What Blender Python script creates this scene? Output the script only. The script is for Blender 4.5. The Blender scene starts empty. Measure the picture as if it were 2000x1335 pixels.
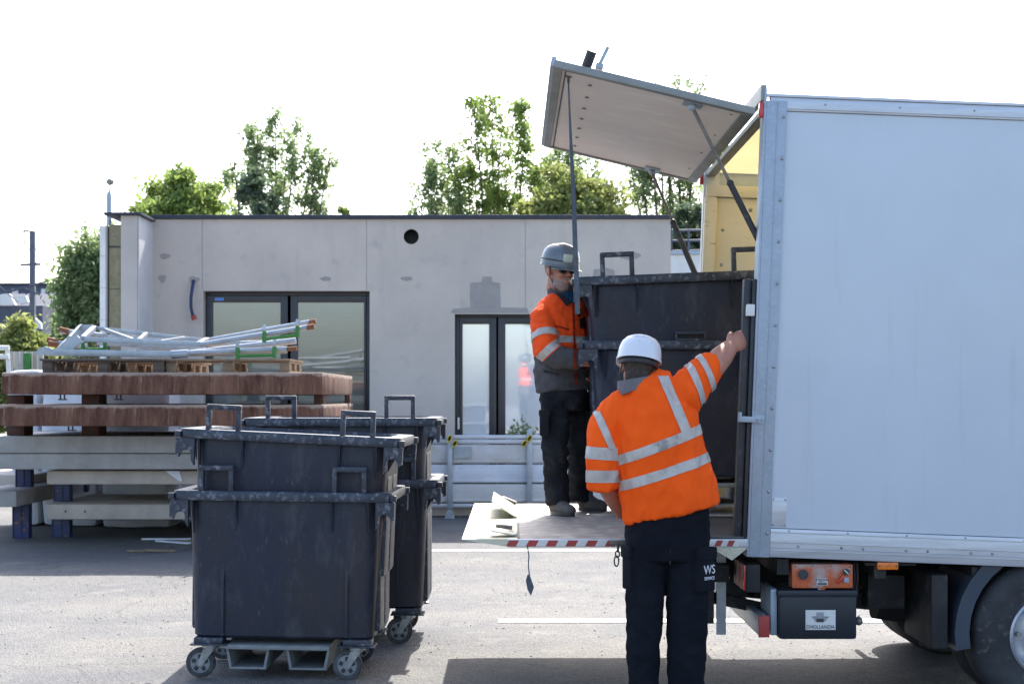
import bpy, bmesh, math, random
from mathutils import Vector, Matrix, noise
R = math.radians
random.seed(7)
SC = bpy.context.scene
COL = SC.collection

# ------------------------------------------------------------ camera, sky, sun, exposure
CAMZ = 1.63; F = 2778.0; HY = 775.0
cam = bpy.data.cameras.new("camera"); camo = bpy.data.objects.new("camera", cam); COL.objects.link(camo)
camo.location = (0, 0, CAMZ); camo.rotation_euler = (R(90), 0, 0)
cam.sensor_width = 36; cam.lens = 36 * F / 2000; cam.shift_y = (HY - 667.5) / 2000
cam.clip_end = 1500; cam.clip_start = 0.1
cam.dof.use_dof = True; cam.dof.focus_distance = 7.6; cam.dof.aperture_fstop = 6.3
SC.camera = camo
SUN = Vector((0.155, 0.88, 1.0)).normalized()          # towards the sun
w = bpy.data.worlds.new("World"); SC.world = w; w.use_nodes = True
nt = w.node_tree; bg = nt.nodes["Background"]
sky = nt.nodes.new("ShaderNodeTexSky"); sky.sky_type = 'NISHITA'; sky.sun_disc = False
sky.sun_elevation = math.asin(SUN.z); sky.sun_rotation = math.atan2(SUN.x, SUN.y)
sky.air_density = 1.0; sky.dust_density = 3.0; sky.ozone_density = 1.0
nt.links.new(sky.outputs[0], bg.inputs[0]); bg.inputs[1].default_value = 0.15
sl = bpy.data.lights.new("sun", 'SUN'); sl.energy = 3.6; sl.angle = R(0.5); sl.color = (1, .95, .87)
so = bpy.data.objects.new("sun", sl); COL.objects.link(so); so.location = (5, 20, 30)
so.rotation_euler = SUN.to_track_quat('Z', 'Y').to_euler()
SC.view_settings.view_transform = 'Standard'; SC.view_settings.look = 'None'
SC.view_settings.exposure = 1.62; SC.view_settings.gamma = 1

def P(px, py, D):
    return Vector(((px - 1000) / F * D, D, CAMZ + (HY - py) / F * D))

# ------------------------------------------------------------ materials
MATS = {}
def mat(name, c1, c2=None, scale=6, rough=.6, metal=0, bump=0, bscale=None, stretch=(1, 1, 1), spec=.5,
        detail=6, lo=.35, hi=.65, c3=None, s3=40, lo3=.62, hi3=.7, coat=0, trans=0, streak=None):
    if name in MATS: return MATS[name]
    m = bpy.data.materials.new(name); m.use_nodes = True; MATS[name] = m
    N = m.node_tree.nodes; L = m.node_tree.links; b = N["Principled BSDF"]
    b.inputs["Roughness"].default_value = rough; b.inputs["Metallic"].default_value = metal
    b.inputs["Specular IOR Level"].default_value = spec
    if coat: b.inputs["Coat Weight"].default_value = coat
    tc = N.new("ShaderNodeTexCoord"); mp = N.new("ShaderNodeMapping"); mp.inputs["Scale"].default_value = stretch
    L.new(tc.outputs["Object"], mp.inputs[0])
    n = N.new("ShaderNodeTexNoise"); n.inputs["Scale"].default_value = scale; n.inputs["Detail"].default_value = detail
    n.inputs["Roughness"].default_value = .65
    L.new(mp.outputs[0], n.inputs["Vector"])
    r = N.new("ShaderNodeValToRGB"); r.color_ramp.elements[0].position = lo; r.color_ramp.elements[1].position = hi
    c2 = c2 or tuple(x * .85 for x in c1)
    r.color_ramp.elements[0].color = (*c1, 1); r.color_ramp.elements[1].color = (*c2, 1)
    L.new(n.outputs["Fac"], r.inputs[0]); out = r.outputs[0]
    if c3:
        n3 = N.new("ShaderNodeTexNoise"); n3.inputs["Scale"].default_value = s3; n3.inputs["Detail"].default_value = 4
        L.new(mp.outputs[0], n3.inputs["Vector"])
        r3 = N.new("ShaderNodeMapRange"); r3.inputs[1].default_value = lo3; r3.inputs[2].default_value = hi3
        L.new(n3.outputs["Fac"], r3.inputs[0])
        mx = N.new("ShaderNodeMixRGB"); mx.inputs[2].default_value = (*c3, 1)
        L.new(r3.outputs[0], mx.inputs[0]); L.new(out, mx.inputs[1]); out = mx.outputs[0]
    if streak:
        sc_, ssc, slo, shi, samt, sst = streak
        ms_ = N.new("ShaderNodeMapping"); ms_.inputs["Scale"].default_value = sst; L.new(tc.outputs["Object"], ms_.inputs[0])
        ns = N.new("ShaderNodeTexNoise"); ns.inputs["Scale"].default_value = ssc; ns.inputs["Detail"].default_value = 7; ns.inputs["Roughness"].default_value = .7; L.new(ms_.outputs[0], ns.inputs["Vector"])
        rs_ = N.new("ShaderNodeMapRange"); rs_.inputs[1].default_value = slo; rs_.inputs[2].default_value = shi; rs_.inputs[4].default_value = samt; L.new(ns.outputs["Fac"], rs_.inputs[0])
        mq = N.new("ShaderNodeMixRGB"); mq.inputs[2].default_value = (*sc_, 1); L.new(rs_.outputs[0], mq.inputs[0]); L.new(out, mq.inputs[1]); out = mq.outputs[0]
    L.new(out, b.inputs["Base Color"])
    if bump:
        nb = N.new("ShaderNodeTexNoise"); nb.inputs["Scale"].default_value = bscale or scale * 8; nb.inputs["Detail"].default_value = 6
        L.new(mp.outputs[0], nb.inputs["Vector"])
        bp = N.new("ShaderNodeBump"); bp.inputs["Strength"].default_value = bump; bp.inputs["Distance"].default_value = .01
        L.new(nb.outputs["Fac"], bp.inputs["Height"]); L.new(bp.outputs[0], b.inputs["Normal"])
    if trans:
        t = N.new("ShaderNodeBsdfTranslucent"); L.new(out, t.inputs[0])
        ms = N.new("ShaderNodeMixShader"); ms.inputs[0].default_value = trans
        L.new(b.outputs[0], ms.inputs[1]); L.new(t.outputs[0], ms.inputs[2])
        L.new(ms.outputs[0], N["Material Output"].inputs[0])
    return m

M_plast = mat("bin_plastic", (.004, .013, .038), (.024, .022, .029), 2.0, .5, bump=.15, bscale=60, stretch=(1, 1, .45), c3=(.085, .09, .115), s3=46, lo3=.64, hi3=.9, spec=.45, streak=((.065, .072, .095), 9, .52, .74, .7, (1, 1, .35)))
M_plast2 = mat("bin_plastic_dark", (.012, .018, .032), (.036, .046, .068), 7, .45, bump=.15, bscale=50, c3=(.17, .185, .22), s3=34, lo3=.54, hi3=.74)
M_castgrey = mat("caster_rail", (.25, .27, .28), (.16, .17, .17), 8, .6, bump=.2)
M_zinc = mat("zinc_plated", (.42, .44, .46), (.25, .26, .27), 20, .4, .8, c3=(.25, .17, .1), s3=25, lo3=.62, hi3=.75)
M_rubber = mat("rubber", (.035, .036, .04), (.09, .09, .095), 14, .8, bump=.2)
M_galv = mat("galvanised_steel", (.36, .42, .49), (.31, .365, .43), 9, .5, .35, bump=.05, c3=(.40, .45, .51), s3=50, lo3=.5, hi3=.75)
M_alu = mat("aluminium", (.55, .57, .62), (.44, .46, .50), 3, .38, .55, stretch=(1, 1, 14))
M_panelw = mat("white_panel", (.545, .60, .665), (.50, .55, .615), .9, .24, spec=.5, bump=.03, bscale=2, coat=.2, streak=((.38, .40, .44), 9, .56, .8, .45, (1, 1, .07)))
M_white = mat("white_paint", (.72, .72, .70), (.62, .62, .60), 6, .5)
M_blk = mat("black_paint", (.016, .018, .024), (.03, .032, .038), 5, .5, c3=(.09, .085, .08), s3=20, lo3=.62, hi3=.78)
M_box = mat("box_plastic", (.007, .011, .02), (.012, .017, .028), 5, .45)
M_edge = mat("weathered_edge_profile", (.27, .28, .27), (.2, .21, .2), 5, .5, .3)
M_chass = mat("chassis_black", (.012, .012, .014), (.03, .028, .026), 6, .7, c3=(.08, .07, .06), s3=12, lo3=.55, hi3=.8)
M_red = mat("red_lens", (.55, .02, .02), (.45, .015, .015), 10, .25, coat=.4)
M_redp = mat("red_paint", (.42, .04, .03), (.33, .05, .04), 10, .5)
M_amber = mat("amber_lens", (.85, .22, .01), (.8, .16, .01), 30, .25, coat=.4)
M_orangep = mat("orange_box_paint", (.62, .13, .04), (.50, .11, .045), 8, .55, c3=(.42, .36, .33), s3=11, lo3=.5, hi3=.68)
M_ply = mat("yellow_plywood", (.80, .72, .55), (.75, .67, .50), 1.5, .55, stretch=(1, 1, 3), c3=(.38, .25, .1), s3=9, lo3=.64, hi3=.8)
M_roofw = mat("translucent_roof", (.80, .74, .54), (.76, .70, .50), 2, .5, trans=.6)
M_door = mat("door_underside", (.82, .735, .65), (.74, .655, .58), 1.3, .33, stretch=(1, 2, 1), c3=(.86, .80, .68), s3=4, lo3=.55, hi3=.75)
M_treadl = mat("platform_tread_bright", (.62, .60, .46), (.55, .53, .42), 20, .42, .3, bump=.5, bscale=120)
M_tread = mat("platform_tread", (.34, .31, .29), (.24, .22, .21), 9, .55, .25, bump=.5, bscale=150, c3=(.5, .47, .43), s3=14, lo3=.5, hi3=.7)
M_floor = mat("truck_floor", (.10, .10, .11), (.06, .06, .065), 5, .5, stretch=(1, 20, 1))
M_strap = mat("strap_webbing", (.06, .075, .095), (.10, .115, .135), 30, .8)
M_chain = mat("chain_steel", (.12, .11, .10), (.2, .18, .16), 20, .5, .4)
M_conc = mat("precast_concrete", (.56, .50, .44), (.47, .42, .375), .9, .9, bump=.15, bscale=14, c3=(.40, .37, .345), s3=5, lo3=.58, hi3=.8, streak=((.36, .33, .31), 3, .54, .75, .5, (1, 1, .10)))
M_slgrey = None
M_conc2 = mat("pale_concrete", (.50, .46, .42), (.42, .39, .36), 1.5, .9, bump=.12, bscale=25)
M_patch = mat("plaster_patch_grey", (.33, .31, .295), (.29, .27, .26), 8, .95, bump=.1)
M_cop = mat("dark_coping", (.018, .024, .045), (.03, .036, .055), 3, .6)
M_frame = mat("window_frame_dark", (.022, .022, .026), (.032, .03, .034), 3, .4)
M_ins = mat("insulation_wool", (.30, .27, .17), (.2, .18, .11), 9, 1, bump=.9, bscale=30)
M_lane = mat("road_paint", (.66, .65, .62), (.55, .53, .51), 7, .8, c3=(.24, .23, .22), s3=14, lo3=.62, hi3=.72)
M_hiv = mat("hi_vis_orange", (1.0, .112, .007), (.93, .095, .006), 4, .85, bump=.12, bscale=300, spec=.2)
M_hiv2 = mat("orange_workwear", (.95, .095, .015), (.85, .08, .014), 5, .9, bump=.12, bscale=300, spec=.2)
M_refl = mat("reflective_tape", (.50, .46, .42), (.40, .37, .34), 18, .45, .15, c3=(.26, .24, .22), s3=9, lo3=.6, hi3=.7)
M_grey = mat("grey_fabric", (.085, .08, .085), (.06, .057, .062), 8, .95, bump=.15, bscale=250)
M_collar = mat("collar_grey", (.16, .15, .17), (.12, .115, .13), 8, .95)
M_navy = mat("navy_trousers", (.004, .0055, .010), (.010, .012, .018), 3, .95, bump=.2, bscale=200, spec=.2)
M_black = mat("black_trousers", (.008, .009, .012), (.022, .023, .027), 5, .95, bump=.2, bscale=200, c3=(.06, .06, .06), s3=10, lo3=.62, hi3=.85, spec=.2)
M_skin = mat("skin", (.48, .22, .145), (.40, .165, .11), 14, .5)
M_helmw = mat("white_helmet", (.68, .70, .74), (.62, .64, .68), 5, .3, coat=.3)
M_helmg = mat("grey_helmet", (.13, .16, .19), (.10, .125, .15), 5, .35, coat=.3)
M_hair = mat("grey_beard", (.30, .20, .16), (.38, .30, .27), 60, .9, bump=.5)
M_hairb = mat("dark_hair", (.03, .022, .018), (.06, .045, .035), 60, .9)
M_boot = mat("dusty_boots", (.13, .12, .11), (.06, .055, .055), 12, .85, bump=.3)
M_blueshirt = mat("blue_shirt", (.02, .14, .30), (.015, .10, .24), 8, .9)
M_glassdark = mat("sunglass_lens", (.01, .01, .012), (.015, .015, .018), 3, .08, coat=1)
M_bluepost = mat("blue_steel", (.03, .045, .15), (.04, .05, .10), 9, .55, c3=(.22, .1, .06), s3=14, lo3=.6, hi3=.7)
M_rustpost = mat("rusty_steel", (.10, .04, .025), (.05, .025, .02), 9, .8)
M_green = mat("green_paint", (.03, .20, .03), (.02, .14, .02), 9, .45)
M_galvs = mat("galvanised_frame", (.36, .40, .44), (.27, .31, .35), 12, .35, .35)
M_rust = mat("rust_end", (.22, .09, .04), (.14, .055, .03), 30, .85)
M_woodd = mat("weathered_wood", (.07, .055, .045), (.13, .10, .08), 5, .9, stretch=(1, 6, 6), bump=.3)
M_woodl = mat("pallet_wood", (.27, .19, .12), (.18, .13, .09), 5, .9, stretch=(1, 6, 6), bump=.3)
M_wrap = mat("white_wrap", (.66, .68, .72), (.5, .53, .6), 2.5, .3, bump=.5, bscale=6, c3=(.25, .35, .65), s3=3, lo3=.68, hi3=.72)
M_slate = mat("slate_roof", (.055, .065, .10), (.08, .09, .13), 3, .7)
M_yel = mat("yellow_clip", (.65, .48, .02), (.5, .36, .02), 10, .5)
M_board = mat("barrier_board", (.62, .61, .60), (.5, .48, .46), 2.2, .5, stretch=(1, 1, 3), c3=(.50, .40, .28), s3=2.2, lo3=.6, hi3=.78)
M_bluepipe = mat("blue_pipe", (.012, .03, .11), (.01, .025, .08), 5, .5)
M_bark = mat("bark", (.10, .085, .065), (.16, .14, .11), 5, .95, bump=.4)
def leafmat(name, a, b, t=.45):  # leaf tones kept paler to stand in for haze in the air
    return mat(name, a, b, 1.3, .55, trans=t, lo=.4, hi=.6, c3=tuple(x * .75 for x in a), s3=3.5, lo3=.5, hi3=.75)
M_leaf1 = leafmat("leaf_bright", (.20, .29, .07), (.28, .36, .10), .6)
M_leaf2 = leafmat("leaf_mid", (.21, .29, .13), (.29, .37, .17), .6)
M_leaf3 = leafmat("leaf_yellowish", (.22, .27, .075), (.31, .34, .12), .55)
M_leaf4 = leafmat("leaf_dark", (.10, .15, .09), (.14, .19, .11), .5)

# ------------------------------------------------------------ mesh helpers
class MB:
    def __init__(s): s.bm = bmesh.new()
    def box(s, x0, x1, y0, y1, z0, z1, bev=0, m=None):
        c = Vector(((x0 + x1) / 2, (y0 + y1) / 2, (z0 + z1) / 2))
        mt = Matrix.Translation(c) @ Matrix.Diagonal((abs(x1 - x0), abs(y1 - y0), abs(z1 - z0), 1))
        if m: mt = m @ mt
        g = bmesh.ops.create_cube(s.bm, size=1, matrix=mt)
        if bev:
            ed = list({e for v in g['verts'] for e in v.link_edges})
            bmesh.ops.bevel(s.bm, geom=ed, offset=bev, segments=2, affect='EDGES', profile=.6)
        return s
    def cyl(s, a, b, r1, r2=None, seg=20, cap=True):
        a = Vector(a); b = Vector(b); r2 = r1 if r2 is None else r2; d = b - a
        mt = Matrix.Translation((a + b) / 2) @ d.to_track_quat('Z', 'Y').to_matrix().to_4x4()
        bmesh.ops.create_cone(s.bm, cap_ends=cap, segments=seg, radius1=r1, radius2=r2, depth=d.length, matrix=mt)
        return s
    def bar(s, a, b, w, h, up=(0, 0, 1), bev=0):
        a = Vector(a); b = Vector(b); d = (b - a); L = d.length; d.normalize(); up = Vector(up)
        sd = d.cross(up)
        if sd.length < 1e-4: sd = d.cross(Vector((0, 1, 0)))
        sd.normalize(); u = sd.cross(d)
        mt = Matrix((sd, d, u)).transposed().to_4x4(); mt.translation = (a + b) / 2
        return s.box(-w / 2, w / 2, -L / 2, L / 2, -h / 2, h / 2, bev, mt)
    def loft(s, pts, rads, side=(1, 0, 0), seg=20, cap=True, closed=False):
        pts = [Vector(p) for p in pts]; side = Vector(side); rings = []; n = len(pts)
        for i, p in enumerate(pts):
            if closed: t = pts[(i + 1) % n] - pts[i - 1]
            else: t = pts[min(i + 1, n - 1)] - pts[max(i - 1, 0)]
            t.normalize(); u = side - t * side.dot(t)
            if u.length < .05: u = t.orthogonal()
            u.normalize(); v = t.cross(u); r = rads[i] if isinstance(rads, (list, tuple)) else rads
            a, b = r if isinstance(r, (list, tuple)) else (r, r)
            rings.append([s.bm.verts.new(p + u * a * math.cos(2 * math.pi * k / seg) + v * b * math.sin(2 * math.pi * k / seg)) for k in range(seg)])
        m = n if closed else n - 1
        for i in range(m):
            A = rings[i]; B = rings[(i + 1) % n]
            for k in range(seg): s.bm.faces.new((A[k], A[(k + 1) % seg], B[(k + 1) % seg], B[k]))
        if cap and not closed:
            s.bm.faces.new(rings[0][::-1]); s.bm.faces.new(rings[-1])
        return s
    def prism(s, poly, off):
        off = Vector(off); A = [s.bm.verts.new(Vector(p)) for p in poly]; B = [s.bm.verts.new(Vector(p) + off) for p in poly]
        n = len(poly); s.bm.faces.new(A); s.bm.faces.new(B[::-1])
        for k in range(n): s.bm.faces.new((A[k], B[k], B[(k + 1) % n], A[(k + 1) % n]))
        return s
    def sphere(s, c, r, seg=20, m=None):
        c = Vector(c); r = r if isinstance(r, (tuple, list)) else (r, r, r)
        mt = Matrix.Translation(c) @ (m or Matrix()) @ Matrix.Diagonal((*r, 1))
        bmesh.ops.create_uvsphere(s.bm, u_segments=seg, v_segments=seg // 2 + 2, radius=1, matrix=mt); return s
    def quad(s, *p): s.bm.faces.new([s.bm.verts.new(Vector(q)) for q in p]); return s
    def xf(s, m): bmesh.ops.transform(s.bm, matrix=m, verts=s.bm.verts); return s
    def build(s, name, m, parent=None, smooth=True, xf=None):
        if xf: s.xf(xf)
        bmesh.ops.recalc_face_normals(s.bm, faces=s.bm.faces)
        me = bpy.data.meshes.new(name); s.bm.to_mesh(me); s.bm.free()
        return link(name, me, m, parent, smooth)
def link(name, me, m, parent=None, smooth=True):
    if m:
        for q in (m if isinstance(m, (list, tuple)) else [m]): me.materials.append(q)
    if smooth:
        for p in me.polygons: p.use_smooth = True
        try: me.set_sharp_from_angle(angle=R(38))
        except Exception: pass
    o = bpy.data.objects.new(name, me); COL.objects.link(o)
    if parent: setpar(o, parent)
    return o
def wm(o):
    m = Matrix.LocRotScale(o.location, o.rotation_euler, o.scale)
    if o.parent: m = wm(o.parent) @ o.matrix_parent_inverse @ m
    return m
def setpar(o, parent):
    o.parent = parent; o.matrix_parent_inverse = wm(parent).inverted()
def tag(o, label=None, cat=None, group=None, kind=None):
    if label: o['label'] = label
    if cat: o['category'] = cat
    if group: o['group'] = group
    if kind: o['kind'] = kind
    return o
def empty(name, loc, label, cat, group=None):
    o = bpy.data.objects.new(name, None); o.location = loc; o.empty_display_size = .1; COL.objects.link(o)
    return tag(o, label, cat, group)
def copy_tree(o, parent=None):
    c = o.copy(); COL.objects.link(c)
    if parent: c.parent = parent
    for ch in [x for x in bpy.data.objects if x.parent == o]: copy_tree(ch, c)
    return c
def drop(root, kinds):
    for ch in [x for x in bpy.data.objects if x.parent == root]:
        if ch.name.split('.')[0] in kinds:
            for g2 in [x for x in bpy.data.objects if x.parent == ch]: bpy.data.objects.remove(g2)
            bpy.data.objects.remove(ch)
def evalmesh(o):
    bpy.context.view_layer.update()
    dg = bpy.context.evaluated_depsgraph_get()
    me = bpy.data.meshes.new_from_object(o.evaluated_get(dg)); return me
def remesh(mb, voxel, smooth=2, fac=.5):
    me = bpy.data.meshes.new("tmp"); bmesh.ops.recalc_face_normals(mb.bm, faces=mb.bm.faces)
    mb.bm.to_mesh(me); mb.bm.free()
    o = bpy.data.objects.new("tmp", me); COL.objects.link(o)
    r = o.modifiers.new("r", 'REMESH'); r.mode = 'VOXEL'; r.voxel_size = voxel; r.use_smooth_shade = True
    if smooth:
        q = o.modifiers.new("s", 'SMOOTH'); q.factor = fac; q.iterations = smooth
    out = evalmesh(o); bpy.data.objects.remove(o); bpy.data.meshes.remove(me)
    return out
def textobj(body, size, loc, rot, m, parent, ext=.001, align='CENTER', sx=1, name='lettering'):
    cu = bpy.data.curves.new("t", 'FONT'); cu.body = body; cu.size = size; cu.extrude = ext; cu.align_x = align; cu.align_y = 'CENTER'
    o = bpy.data.objects.new("t", cu); COL.objects.link(o)
    me = evalmesh(o); bpy.data.objects.remove(o)
    me.transform(Matrix.LocRotScale(Vector(loc), rot, Vector((sx, 1, 1))))
    return link(name, me, m, parent, False)
FRONT = Matrix.Rotation(R(90), 3, 'X').to_euler()   # text standing up, facing -Y
# ------------------------------------------------------------ ground
def ground_mat():
    m = bpy.data.materials.new("asphalt"); m.use_nodes = True; N = m.node_tree.nodes; L = m.node_tree.links; b = N["Principled BSDF"]
    tc = N.new("ShaderNodeTexCoord")
    def nz(sc, det=8, st=(1, 1, 1)):
        mp = N.new("ShaderNodeMapping"); mp.inputs["Scale"].default_value = st; L.new(tc.outputs["Object"], mp.inputs[0])
        n = N.new("ShaderNodeTexNoise"); n.inputs["Scale"].default_value = sc; n.inputs["Detail"].default_value = det; n.inputs["Roughness"].default_value = .7
        L.new(mp.outputs[0], n.inputs["Vector"]); return n.outputs["Fac"]
    r = N.new("ShaderNodeValToRGB"); e = r.color_ramp.elements
    e[0].position = .36; e[0].color = (.092, .096, .105, 1); e[1].position = .64; e[1].color = (.150, .146, .138, 1)
    L.new(nz(.55, 9, (1, 1.6, 1)), r.inputs[0])
    v = N.new("ShaderNodeTexVoronoi"); v.inputs["Scale"].default_value = 75; L.new(tc.outputs["Object"], v.inputs["Vector"])
    mr = N.new("ShaderNodeMapRange"); mr.inputs[3].default_value = .55; mr.inputs[4].default_value = 1.3
    L.new(v.outputs["Color"], mr.inputs[0])
    mx = N.new("ShaderNodeMixRGB"); mx.blend_type = 'MULTIPLY'; mx.inputs[0].default_value = .85
    L.new(r.outputs[0], mx.inputs[1]); L.new(mr.outputs[0], mx.inputs[2])
    r2 = N.new("ShaderNodeMapRange"); r2.inputs[1].default_value = .56; r2.inputs[2].default_value = .72
    L.new(nz(2.2, 9), r2.inputs[0])
    mx2 = N.new("ShaderNodeMixRGB"); mx2.inputs[2].default_value = (.19, .182, .168, 1)
    L.new(r2.outputs[0], mx2.inputs[0]); L.new(mx.outputs[0], mx2.inputs[1])
    r4 = N.new("ShaderNodeMapRange"); r4.inputs[1].default_value = .60; r4.inputs[2].default_value = .68; r4.inputs[4].default_value = .55
    L.new(nz(5.5, 5), r4.inputs[0])
    mx3 = N.new("ShaderNodeMixRGB"); mx3.inputs[2].default_value = (.07, .07, .072, 1)
    L.new(r4.outputs[0], mx3.inputs[0]); L.new(mx2.outputs[0], mx3.inputs[1])
    vc = N.new("ShaderNodeTexVoronoi"); vc.feature = 'DISTANCE_TO_EDGE'; vc.inputs["Scale"].default_value = .42
    mpc = N.new("ShaderNodeMapping"); nn = N.new("ShaderNodeTexNoise"); nn.inputs["Scale"].default_value = 1.6; nn.inputs["Detail"].default_value = 6; L.new(tc.outputs["Object"], nn.inputs["Vector"])
    va = N.new("ShaderNodeVectorMath"); va.operation = 'MULTIPLY_ADD'; va.inputs[1].default_value = (.9, .9, 0); L.new(nn.outputs["Color"], va.inputs[0]); L.new(tc.outputs["Object"], va.inputs[2]); L.new(va.outputs[0], vc.inputs["Vector"])
    rc = N.new("ShaderNodeMapRange"); rc.inputs[1].default_value = .0; rc.inputs[2].default_value = .006; rc.inputs[3].default_value = .55; rc.inputs[4].default_value = 0; L.new(vc.outputs["Distance"], rc.inputs[0])
    mc = N.new("ShaderNodeMixRGB"); mc.inputs[2].default_value = (.05, .05, .05, 1); L.new(rc.outputs[0], mc.inputs[0]); L.new(mx3.outputs[0], mc.inputs[1])
    r5 = N.new("ShaderNodeMapRange"); r5.inputs[1].default_value = .58; r5.inputs[2].default_value = .75; r5.inputs[4].default_value = .5; L.new(nz(.9, 4, (1, .6, 1)), r5.inputs[0])
    ms5 = N.new("ShaderNodeMixRGB"); ms5.inputs[2].default_value = (.080, .082, .088, 1); L.new(r5.outputs[0], ms5.inputs[0]); L.new(mc.outputs[0], ms5.inputs[1]); mx3 = ms5
    L.new(mx3.outputs[0], b.inputs["Base Color"]); b.inputs["Roughness"].default_value = .85
    bp = N.new("ShaderNodeBump"); bp.inputs["Strength"].default_value = .8; bp.inputs["Distance"].default_value = .012
    L.new(v.outputs["Distance"], bp.inputs["Height"]); L.new(bp.outputs[0], b.inputs["Normal"])
    return m
g = MB().quad((-500, -300, 0), (500, -300, 0), (500, 900, 0), (-500, 900, 0)).build("ground", ground_mat()); tag(g, kind='structure')
def line(x0, x1, D, wd, name="parking_line"):
    o = MB().box(x0, x1, D - wd / 2, D + wd / 2, .002, .006).build(name, M_lane); tag(o, kind='structure'); return o
line(-1.6, 9, 15.1, .15); line(-.10, 9, 10.36, .17)
# loose gravel and grit on the asphalt
gm = MB()
for i in range(1500):
    D = random.uniform(7.8, 16); x = random.uniform(-.42, .42) * D; r = random.uniform(.003, .008)
    m4 = Matrix.Translation((x, D, r * .4)) @ Matrix.Rotation(random.random() * 6, 4, 'Z') @ Matrix.Diagonal((r * random.uniform(.8, 1.6), r, r * .7, 1))
    bmesh.ops.create_cube(gm.bm, size=1, matrix=m4)
tag(gm.build("gravel", mat("grit", (.22, .21, .19), (.12, .115, .11), 40, .9), smooth=False), kind='stuff', label="loose grit scattered on the asphalt yard", cat="grit")

# ------------------------------------------------------------ building
BD = 19.6
def bx(px): return (px - 1000) / F * BD
def bz(py): return CAMZ + (HY - py) / F * BD
bld = empty("concrete_building", (bx(800), BD, 0), "low flat-roofed building of bare grey-beige precast concrete behind the truck and slabs", "building")
X0, X1, ZT = bx(300), bx(1310), bz(428)
wall = MB().box(X0 - .2, X1, BD, BD + .35, 0, ZT)
wo = wall.build("wall", M_conc, None, False)
W1 = (bx(397), bx(722), .30, bz(568)); W2 = (bx(888), bx(1205), .28, bz(613))
cut = MB()
for a in (W1, W2): cut.box(a[0], a[1], BD - .5, BD + 1, a[2], a[3])
cc = P(803, 462, BD); cut.cyl(cc + Vector((0, -.5, 0)), cc + Vector((0, .6, 0)), .105, seg=32)
for px in (395, 716, 1026):
    if px == 395: z0, z1 = bz(565) , ZT + .1
    elif px == 716: z0, z1 = bz(566), ZT + .1
    else: z0, z1 = bz(612), ZT + .1
    cut.box(bx(px) - .0035, bx(px) + .0035, BD - .1, BD + .012, z0, z1)
co = cut.build("cut", None, None, False)
bo = wo.modifiers.new("b", 'BOOLEAN'); bo.object = co; bo.operation = 'DIFFERENCE'; bo.solver = 'EXACT'
me = evalmesh(wo); wo.modifiers.clear(); wo.data = me; bpy.data.objects.remove(co); setpar(wo, bld)
# rest of the volume
MB().box(X1 - .35, X1, BD + .35, BD + 9, 0, ZT).box(X0 - .2, X1 - .35, BD + 8.7, BD + 9, 0, ZT).build("side_wall", M_conc, bld, False)
MB().box(X0 - .2, X1 - .35, BD + .35, BD + 8.7, ZT - .25, ZT - .1).build("roof", M_cop, bld, False)
MB().box(X0 - .2, X1 - .35, BD + .35, BD + 8.7, .02, .1).build("floor", M_conc2, bld, False)
MB().box(X0 - .02, X1 + .04, BD - .05, BD + .38, ZT + .003, ZT + .055, .004).build("coping", M_cop, bld)
# black lining and back of the round wall hole, painting in its shade
MB().cyl(cc + Vector((0, .05, 0)), cc + Vector((0, .34, 0)), .104, seg=32, cap=False).cyl(cc + Vector((0, .33, 0)), cc + Vector((0, .345, 0)), .104, seg=32).build("hole_lining", M_blk, bld)
# plaster patches
def patch(px, py, w_, h_, seed):
    rs = random.Random(seed); n = 14; poly = []
    for k in range(n):
        a = 2 * math.pi * k / n; q = 1 + rs.uniform(-.25, .2)
        poly.append(Vector((bx(px) + w_ / F * BD / 2 * math.cos(a) * q, BD - .004, bz(py) + h_ / F * BD / 2 * math.sin(a) * q)))
    MB().prism(poly, (0, .003, 0)).build("plaster_patch", M_patch, bld, False)
for k, a in enumerate([(322, 500, 20, 12), (317, 544, 16, 16), (379, 546, 20, 14), (636, 544, 24, 9), (796, 544, 24, 10), (1232, 500, 40, 14)]): patch(*a, k)
rs = random.Random(5)
poly = [(918, 600), (918, 552), (940, 550), (943, 540), (960, 540), (962, 550), (977, 553), (978, 600), (1030, 601), (1033, 611), (880, 611), (884, 603)]
MB().prism([Vector((bx(a), BD - .004, bz(b))) for a, b in poly], (0, .003, 0)).build("plaster_patch", M_patch, bld, False)
poly = [(1156, 553), (1160, 526), (1186, 523), (1200, 527), (1202, 556)]
MB().prism([Vector((bx(a), BD - .004, bz(b))) for a, b in poly], (0, .003, 0)).build("plaster_patch", M_patch, bld, False)
# left wing: cut wall end showing cladding, insulation, concrete leaf
WD = 18.85
def wx(px): return (px - 1000) / F * WD
def wz(py): return CAMZ + (HY - py) / F * WD
MB().box(wx(236), wx(268), WD, BD + 9, 0, wz(421)).build("wing_wall", M_conc2, bld, False)
MB().box(wx(268) + .003, wx(268) + .02, WD + .02, BD, 0, wz(421)).build("wing_wall_side", mat("pale_side_concrete", (.56, .55, .55), (.48, .47, .48), 1.5, .9, bump=.1), bld, False)  # thin sheet giving the wing wall's side face a paler tone
ins = MB().box(wx(212), wx(235), WD + .03, BD + 9, 0, wz(438))
ins.build("insulation", M_ins, bld, False)
MB().box(wx(212), wx(235), WD + .024, WD + .032, wz(483), wz(480)).box(wx(212), wx(235), WD + .024, WD + .032, wz(564), wz(563)).build("insulation_joints", M_blk, bld, False)
MB().box(wx(197), wx(208), WD - .05, BD + 9, 0, wz(442)).build("outer_cladding", M_white, bld, False)
for k in range(8): MB().box(wx(196.6), wx(208.4), WD - .054, WD - .02, .55 + k * .42, .558 + k * .42).build("cladding_joint", M_conc, bld, False)
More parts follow.
